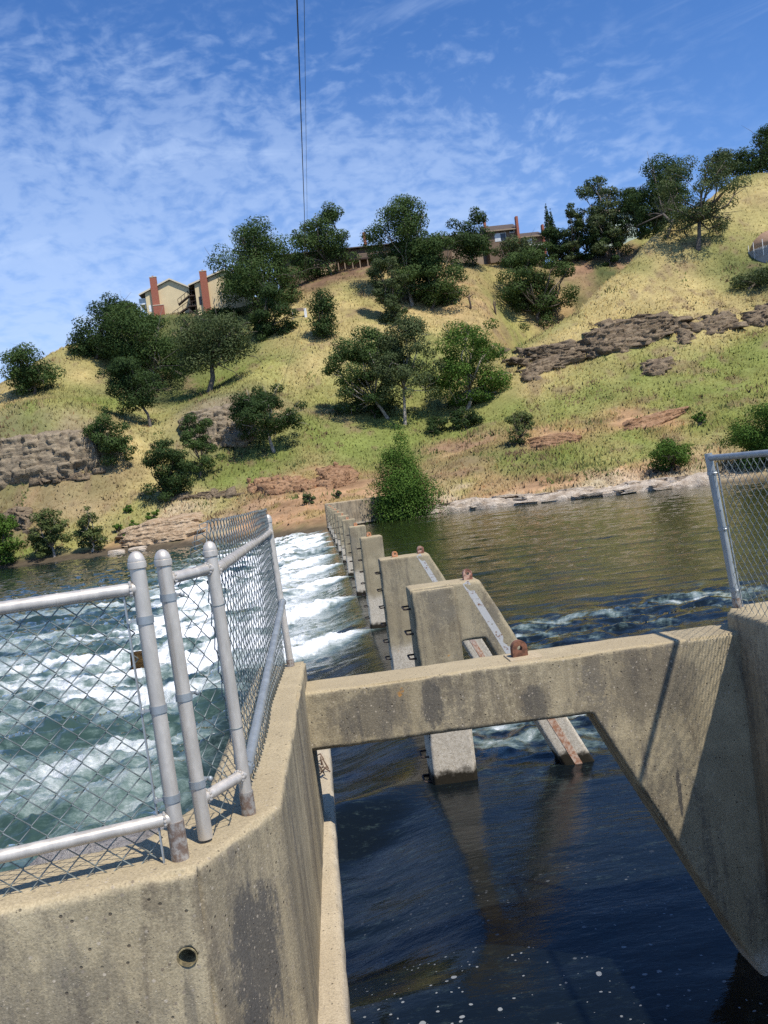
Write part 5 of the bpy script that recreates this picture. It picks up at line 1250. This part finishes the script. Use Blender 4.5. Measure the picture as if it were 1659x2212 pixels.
for i in range(16):
    a = 2*math.pi*(i+.3)/16; x, y = cx+(Rt+.08)*math.cos(a), Yt+(Rt+.08)*math.sin(a); MB().box(x-.04, y-.04, zt1-1.6, x+.04, y+.04, zt1+1.3).build('railing_post', WHITE, t)

# ------------------------------------------------------------------ cableway
an = hit(661, 685)
far = an+np.array([0, 0, 1.6]); 
pA = W(639, -60, 38); pm = W(650, 232, 56)
def cable(name, off, r, label, drop):
    P0 = W(off[0], 0, 40); P1 = W(off[1], 460, 100); P2 = W(off[2], 700, an[1])
    d = (P1-P0)/(P1[1]-P0[1])
    pts = [P0+d*(-60), P0+d*(-30), P0, P0+d*30, P1, (P1+P2)/2, far+np.array([off[3], 0, 0])]
    o = MB().tube(pts, r, 6).build(name, mat_plain(name+'_steel', (.03, .03, .032), .6, .3), None, True)
    return tag(o, label, 'cable', 'overhead cableway')
cable('overhead_cable', (641.5, 657.5, 660, -.05), .034, 'thick dark overhead cable running from the top edge to the hillside anchor', 0)
cable('overhead_cable', (657, 663.5, 661, .3), .013, 'thin grey wire hanging right beside the thick overhead cable', 0)
t = thing('cable_anchor', an, 'small white anchor frame on the grass where the cable ends', 'anchor')
MB().box(an[0]-.25, an[1]-.2, an[2]-.5, an[0]+.25, an[1]+.2, an[2]+1.7).build('anchor_block', WHITE, t)
for dx in (-2.6, 2.3): MB().tube([(an[0]+dx, an[1], tz(an[0]+dx, an[1])-.3), (an[0]+dx, an[1], an[2]+2.0)], .07, 6).build('post', M['galv'], t)
MB().box(an[0]-2.7, an[1]-.03, an[2]+1.2, an[0]-.26, an[1]+.03, an[2]+1.9).build('board', m_of('brown_board', (.25, .17, .10)), t)

# ------------------------------------------------------------------ sky and sun
SUNV = np.array([.40, -.52, 1.0]); SUNV /= np.linalg.norm(SUNV)
el = math.asin(SUNV[2]); az = math.atan2(SUNV[0], SUNV[1])
t = NT('World', True); w = t.m; S.world = w
sky = t.n('ShaderNodeTexSky', sky_type='NISHITA', sun_disc=False, sun_elevation=el, sun_rotation=az, air_density=1.0, dust_density=.15, ozone_density=3.0, altitude=150)
dv = t.n('ShaderNodeTexCoord', 'Generated')
sp = t.n('ShaderNodeSeparateXYZ', i_0=dv)
wv = t.n('ShaderNodeVectorMath', operation='ADD', i_0=dv, i_1=t.mapp(t.noise(dv, 6, 3, out=1), (.05, .05, .05)))
big = t.noise(t.mapp(dv, (1, 1, 1.5), loc=(.3, .1, .2)), 4.5, 4, .55, .2)
rip = t.noise(t.mapp(wv, (1.0, 1.0, 1.9), rot=(0, .25, 0)), 44, 4, .55, .2)
wisp = t.noise(t.mapp(dv, (.8, .8, 3.2), rot=(0, -.5, .3)), 5.5, 6, .62, .6)
side = t.ss(t.math('ADD', sp.outputs[0], t.math('MULTIPLY', sp.outputs[2], .35)), .72, .10)
elev = t.ss(sp.outputs[2], .56, .30)
dens = t.math('MULTIPLY', elev, side)
m1 = t.ss(t.math('ADD', t.math('ADD', t.math('MULTIPLY', rip, .62), t.math('MULTIPLY', big, .38)), t.math('MULTIPLY', dens, .13)), .48, .72)
m1 = t.math('MULTIPLY', m1, t.ss(dens, .02, .45))
m2 = t.math('MULTIPLY', t.ss(wisp, .54, .78), .30)
haze = t.math('MULTIPLY', t.ss(sp.outputs[2], .46, .10), t.ss(side, 0, 1, .12, .50))
cl = t.math('MINIMUM', t.math('ADD', t.math('ADD', t.math('MULTIPLY', m1, .30), m2), haze), .90)
skyc = t.mix(1.0, sky.outputs[0], (.52, .83, 1.22), 'MULTIPLY')
col = t.mix(cl, skyc, (4.5, 5.7, 7.9))
bg = t.n('ShaderNodeBackground', i_Color=col, i_Strength=.094)
o = t.t.nodes.new('ShaderNodeOutputWorld'); t.set(o.inputs[0], bg)
sl = bpy.data.lights.new('sun', 'SUN'); sl.energy = 3.7; sl.angle = R(.8); sl.color = (1, .94, .84)
so = bpy.data.objects.new('sun', sl); COL.objects.link(so); so.rotation_euler = Vector(SUNV).to_track_quat('Z', 'Y').to_euler()
vs = S.view_settings; S.display_settings.display_device = 'sRGB'
vs.view_transform = 'Standard'; vs.look = 'None'; vs.exposure = .55; vs.gamma = 1; vs.use_curve_mapping = False
S.render.engine = 'CYCLES'
S.cycles.use_denoising = False; S.cycles.max_bounces = 6; S.cycles.transparent_max_bounces = 12; S.cycles.caustics_reflective = False; S.cycles.caustics_refractive = False
